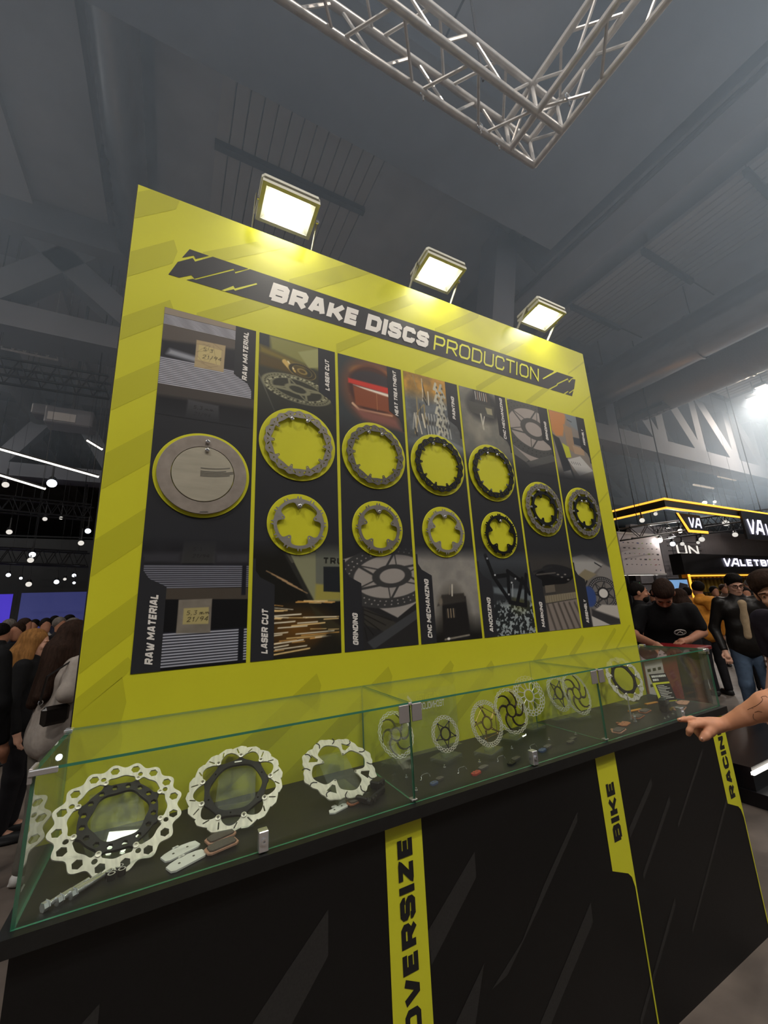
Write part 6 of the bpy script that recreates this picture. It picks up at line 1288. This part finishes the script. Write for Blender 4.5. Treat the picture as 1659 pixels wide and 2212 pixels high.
emit('spot_face', 'fff4e4', 4.0); emit('spot_blue', 'e8f0ff', 5.0); emit('spot_dim', 'd8d4cc', .9)
# white stand lettering with neon frame, far back: UN
a = atY(1448, 1178, 7.0); t = thing('hanging_sign', 'pale neon letters in a thin frame hanging behind the spotlights', 'sign', (float(a[0]), 7, float(atY(1448, 1200, 7)[2]))); hh = .40
mb = MB(); text_mesh(mb, 'UN', hh, (.4, .05), 0, t=.18, width=1.7); mb.build('letters', 'spot_dim', t)
for z in (0, .2, .4, .55): MB().tube((-.1, .05, z), (2.4, .05, z + .05), .018, 5).build('frame_bar', 'sign_black', t)
for x in (0.2, 2.2): MB().tube((x, .05, 0), (x, .05, 6.3), .012, 5).build('hanger', 'hall_steel', t)
# black lighting trusses with spotlights under the canopy
def black_truss(label, p, q, b=.28, n=14, m='black_truss'):
    p, q = Vector(p), Vector(q); t = thing('lighting_truss', label, 'truss', p); d = q - p; up = Vector((0, 0, b)); sd = d.normalized().cross(Vector((0, 0, 1))).normalized() * b
    for o in (Vector((0, 0, 0)), up, sd, up + sd): MB().tube(o, d + o, .022, 6).build('chord', m, t)
    for i in range(n):
        a, c = d * (i / n), d * ((i + 1) / n); s_ = i % 2
        MB().tube(a + (up if s_ else Vector()), c + (Vector() if s_ else up), .010, 5).build('brace', m, t); MB().tube(a + sd + (Vector() if s_ else up), c + sd + (up if s_ else Vector()), .010, 5).build('brace', m, t)
    for f in (.1, .9): xx = (p + d * f).x; zz = 6.95 if 10.4 < xx < 14.0 and p.y < 12 else (7.35 if -4 < xx < -3.2 and p.y > 7.5 else 9.1); MB().tube(d * f + up, Vector(((d * f).x, (d * f).y, zz - p.z)), .01, 5).build('hanger', m, t)
    return t
black_truss('black lighting truss with spotlights under the gold edged canopy', atY(1340, 1168, 4.6), atY(1659, 1118, 4.6), .3, 22); black_truss('lower black lighting truss in front of the grey stand wall', atY(1420, 1165, 5.4), atY(1640, 1140, 5.4), .3, 16)
def spot(label, u, v, y, r=.10, col='spot_face', power=0):
    p = atY(u, v, y); t = thing('spotlight', label, 'spotlight', [float(c) for c in p], group='spotlights of the stands'); d = Vector((CAM - p)).normalized(); d = (d + Vector((0, 0, -.35))).normalized()
    if power:   # the lamp's own light
        l = bpy.data.lights.new('spot_light', 'SPOT'); l.energy = power; l.spot_size = 2.2; l.shadow_soft_size = r; l.color = (1, .95, .9); o = bpy.data.objects.new('spot_light', l); COL.objects.link(o); o.parent = t; o.location = d * .02; o.rotation_euler = d.to_track_quat('-Z', 'Y').to_euler()
    MB().tube(d * -.25, d * 0, r * .8, 12, r).build('can', 'sign_black', t, smooth=True); MB().tube(d * 0.0, d * .01, r * .9, 12).build('lens', col, t); MB().box(-.012, .012, -.012, .012, 0, .35).build('bracket', 'sign_black', t); MB().tube((0, 0, .35), (0, 0, max(.5, (6.9 if 10.3 < p[0] < 14.1 and y < 12 else 9.3) - float(p[2]))), .004, 4).build('cable', 'sign_black', t); return t
emit('spot_face', 'fff4e4', 4.0); emit('spot_blue', 'e8f0ff', 5.0); emit('spot_dim', 'd8d4cc', .9)
for i, (u, v, y, c, r) in enumerate(((1522, 1086, 6.5, 'spot_face', .13), (1544, 1084, 6.5, 'spot_face', .09), (1568, 1130, 4.7, 'spot_dim', .16), (1608, 1133, 4.7, 'spot_dim', .11), (1588, 1155, 4.9, 'spot_dim', .13), (1516, 1165, 5.0, 'spot_dim', .13), (1425, 1167, 5.0, 'spot_face', .12), (1469, 1147, 5.0, 'spot_face', .10), (1453, 1175, 5.6, 'spot_blue', .12), (1474, 1175, 5.4, 'spot_dim', .10), (1508, 1172, 5.2, 'spot_dim', .08), (1387, 1124, 4.5, 'spot_dim', .1), (1416, 1110, 4.5, 'spot_dim', .08))):
    spot({'spot_face': 'brightly lit', 'spot_dim': 'dimly lit', 'spot_blue': 'cold white'}[c] + ' round spotlight by the black trusses of the right hand stand', u, v, y, r * .7, col=c, power=0 if c == 'spot_dim' else 60)
# two pale bars high up
for u, v, lb in ((1500, 1048, 'short white light tube far up under the ducts'), (1553, 1030, 'longer white light tube far up under the ducts')):
    p = atY(u, v, 9.0); tag(MB().box(0, 2.2, 0, .08, 0, .08).build('light_tube', 'spot_dim', None, loc=[float(c) for c in p]), lb, 'light')
# ================================================================== glossy plinth with light lines on the floor at the right
t = thing('display_plinth', 'low glossy black plinth with white light lines right of the counter', 'plinth', (0, 0, 0)); p = atZ(1606, 1760, 0.0)
def prm(u, v, z): return [float(c) for c in atZ(u, v, z)]
a0 = prm(1612, 1700, .12); MB().box(a0[0], a0[0] + 3.0, a0[1] - .35, a0[1] + .55, 0, .10).build('base', 'dark_stand', t); MB().box(a0[0] + .02, a0[0] + 3.0, a0[1] - .05, a0[1] + .55, .10, .26).build('step', 'dark_stand', t); MB().box(a0[0] + .0, a0[0] + 3.0, a0[1] - .37, a0[1] - .345, .055, .075).build('light_line', 'led_white', t); MB().box(a0[0] + .0, a0[0] + 3.0, a0[1] - .07, a0[1] - .05, .215, .235).build('light_line', 'led_white', t)
MB().tube((a0[0], a0[1] - .2, .17), (a0[0] + 3.0, a0[1] - .2, .17), .018, 8).build('rail', 'chrome', t, smooth=True)
for x in (.1, .7, 1.4): MB().tube((a0[0] + x, a0[1] - .2, .09), (a0[0] + x, a0[1] - .2, .17), .012, 8).build('rail_post', 'chrome', t)
# ================================================================== LEFT BACKGROUND
emit('screen_violet', '4a38c8', .55); emit('screen_slate', '3a3f78', .42)
def lscreen(label, u0, v0, u1, v1, y, m):
    a, b = atY(u0, v0, y), atY(u1, v1, y); t = thing('video_wall', label, 'screen', (float(a[0]), y, 0)); w = float(b[0] - a[0]); MB().box(0, w, 0, .02, float(b[2]), float(a[2])).build('display', m, t); MB().box(-.1, w + .1, .02, .2, 0, float(a[2]) + .1).build('casing', 'sign_black', t)
lscreen('violet glowing video wall behind the left crowd', -60, 1285, 17, 1352, 15, 'screen_violet'); lscreen('dim blue video wall beside the violet one', 47, 1281, 330, 1362, 15, 'screen_slate')
t = thing('stand_header', 'black stand header above the violet video walls', 'header', (-9, 15.3, 0)); MB().box(0, 14, 0, .3, 2.62, 4.4).build('header', 'fascia', t); MB().box(5.6, 6.0, 0, .3, 0, 2.62).build('pillar', 'fascia', t); MB().box(0, 14, .0, .2, 4.35, 4.45).build('rail', 'black_truss', t)
def ledline(label, u0, v0, u1, v1, y0, y1):
    a, b = atY(u0, v0, y0), atY(u1, v1, y1); p, q = Vector(a), Vector(b); t = thing('light_tube', label, 'light', p); MB().tube((0, 0, 0), q - p, .018, 6).build('tube', 'led_white', t); MB().tube((0, 0, .02), q - p + Vector((0, 0, .02)), .02, 4).build('holder', 'sign_black', t)
    for f in (.05, .95): MB().tube((q - p) * f, (q - p) * f + Vector((0, 0, 8.3 - (p + (q - p) * f).z)), .005, 4).build('cable', 'hall_steel', t)
ledline('long white light tube running to the board edge over the left aisle', -60, 953, 213, 1030, 6.5, 6.5); ledline('shorter white light tube below the long one', -60, 1008, 98, 1056, 6.5, 6.5); ledline('short white light tube near the upper left board edge', 188, 951, 221, 971, 6.8, 6.8)
for u0, v0, u1, v1, y, b, m, lb in ((-80, 735, 125, 778, 8.0, .30, 'alu', 'bright aluminium truss end over the left aisle'), (-80, 815, 236, 862, 6.5, .30, 'black_truss', 'dark lighting truss just above the long light tubes'), (-80, 1100, 200, 1125, 11, .35, 'black_truss', 'dark lighting truss with many spotlights over the left stand'), (-80, 1215, 190, 1225, 13, .4, 'black_truss', 'lowest dark lighting truss over the video walls')):
    black_truss(lb, atY(u0, v0, y), atY(u1, v1, y), b, 16, m)
for i, (u, v, y, c, r) in enumerate(((112, 1044, 8.0, 'spot_blue', .16), (12, 1047, 9, 'spot_dim', .12), (97, 1121, 11, 'spot_dim', .10), (132, 1119, 11, 'spot_dim', .08), (190, 1147, 10, 'spot_blue', .12), (175, 1173, 10, 'spot_dim', .12), (20, 1149, 11, 'spot_dim', .12), (70, 1198, 12, 'spot_blue', .14), (66, 1210, 12, 'spot_dim', .14), (160, 1243, 13, 'spot_blue', .10), (122, 1257, 13, 'spot_blue', .12), (62, 1262, 13, 'spot_dim', .14), (18, 1242, 13, 'spot_blue', .10), (45, 1249, 13, 'spot_blue', .07), (140, 1251, 13, 'spot_dim', .08), (160, 1259, 13, 'spot_blue', .07))):
    spot({'spot_face': 'brightly lit', 'spot_dim': 'dimly lit', 'spot_blue': 'cold white'}[c] + ' round spotlight above the violet stands on the left', u, v, y, r * .55, col=c)
t = thing('projector_box', 'grey box of equipment hanging over the left aisle', 'equipment', [float(c) for c in atY(155, 905, 7.0)]); MB().cbox(-.35, .35, -.2, .2, -.2, .12, .02).build('body', 'equipment_grey', t); MB().cbox(-.55, -.2, -.15, .15, -.05, .15, .02).build('wing', 'equipment_grey', t); MB().box(-.02, .02, -.02, .02, .1, 2.6).build('hanger', 'hall_steel', t); MB().box(-.3, .1, -.21, -.2, -.15, 0).build('vent', 'rib_grey', t)

# haze of the hall air
def haze(x0, x1, y0, y1, z0, z1, dens):
    m = bpy.data.materials.new('haze'); m.use_nodes = True; nt = m.node_tree; nt.nodes.clear(); o = nt.nodes.new('ShaderNodeOutputMaterial'); v = nt.nodes.new('ShaderNodeVolumeScatter'); v.inputs['Color'].default_value = (.64, .81, 1, 1); v.inputs['Density'].default_value = dens; v.inputs['Anisotropy'].default_value = .2; nt.links.new(v.outputs[0], o.inputs['Volume'])
    b = MB().box(x0, x1, y0, y1, z0, z1).build('haze', m); b['kind'] = 'stuff'; b['label'] = 'thin bluish haze hanging in the hall air under the ceiling'; b['category'] = 'haze'
haze(-13.9, 30, -8, 7.9, 4.2, 8.7, .08)
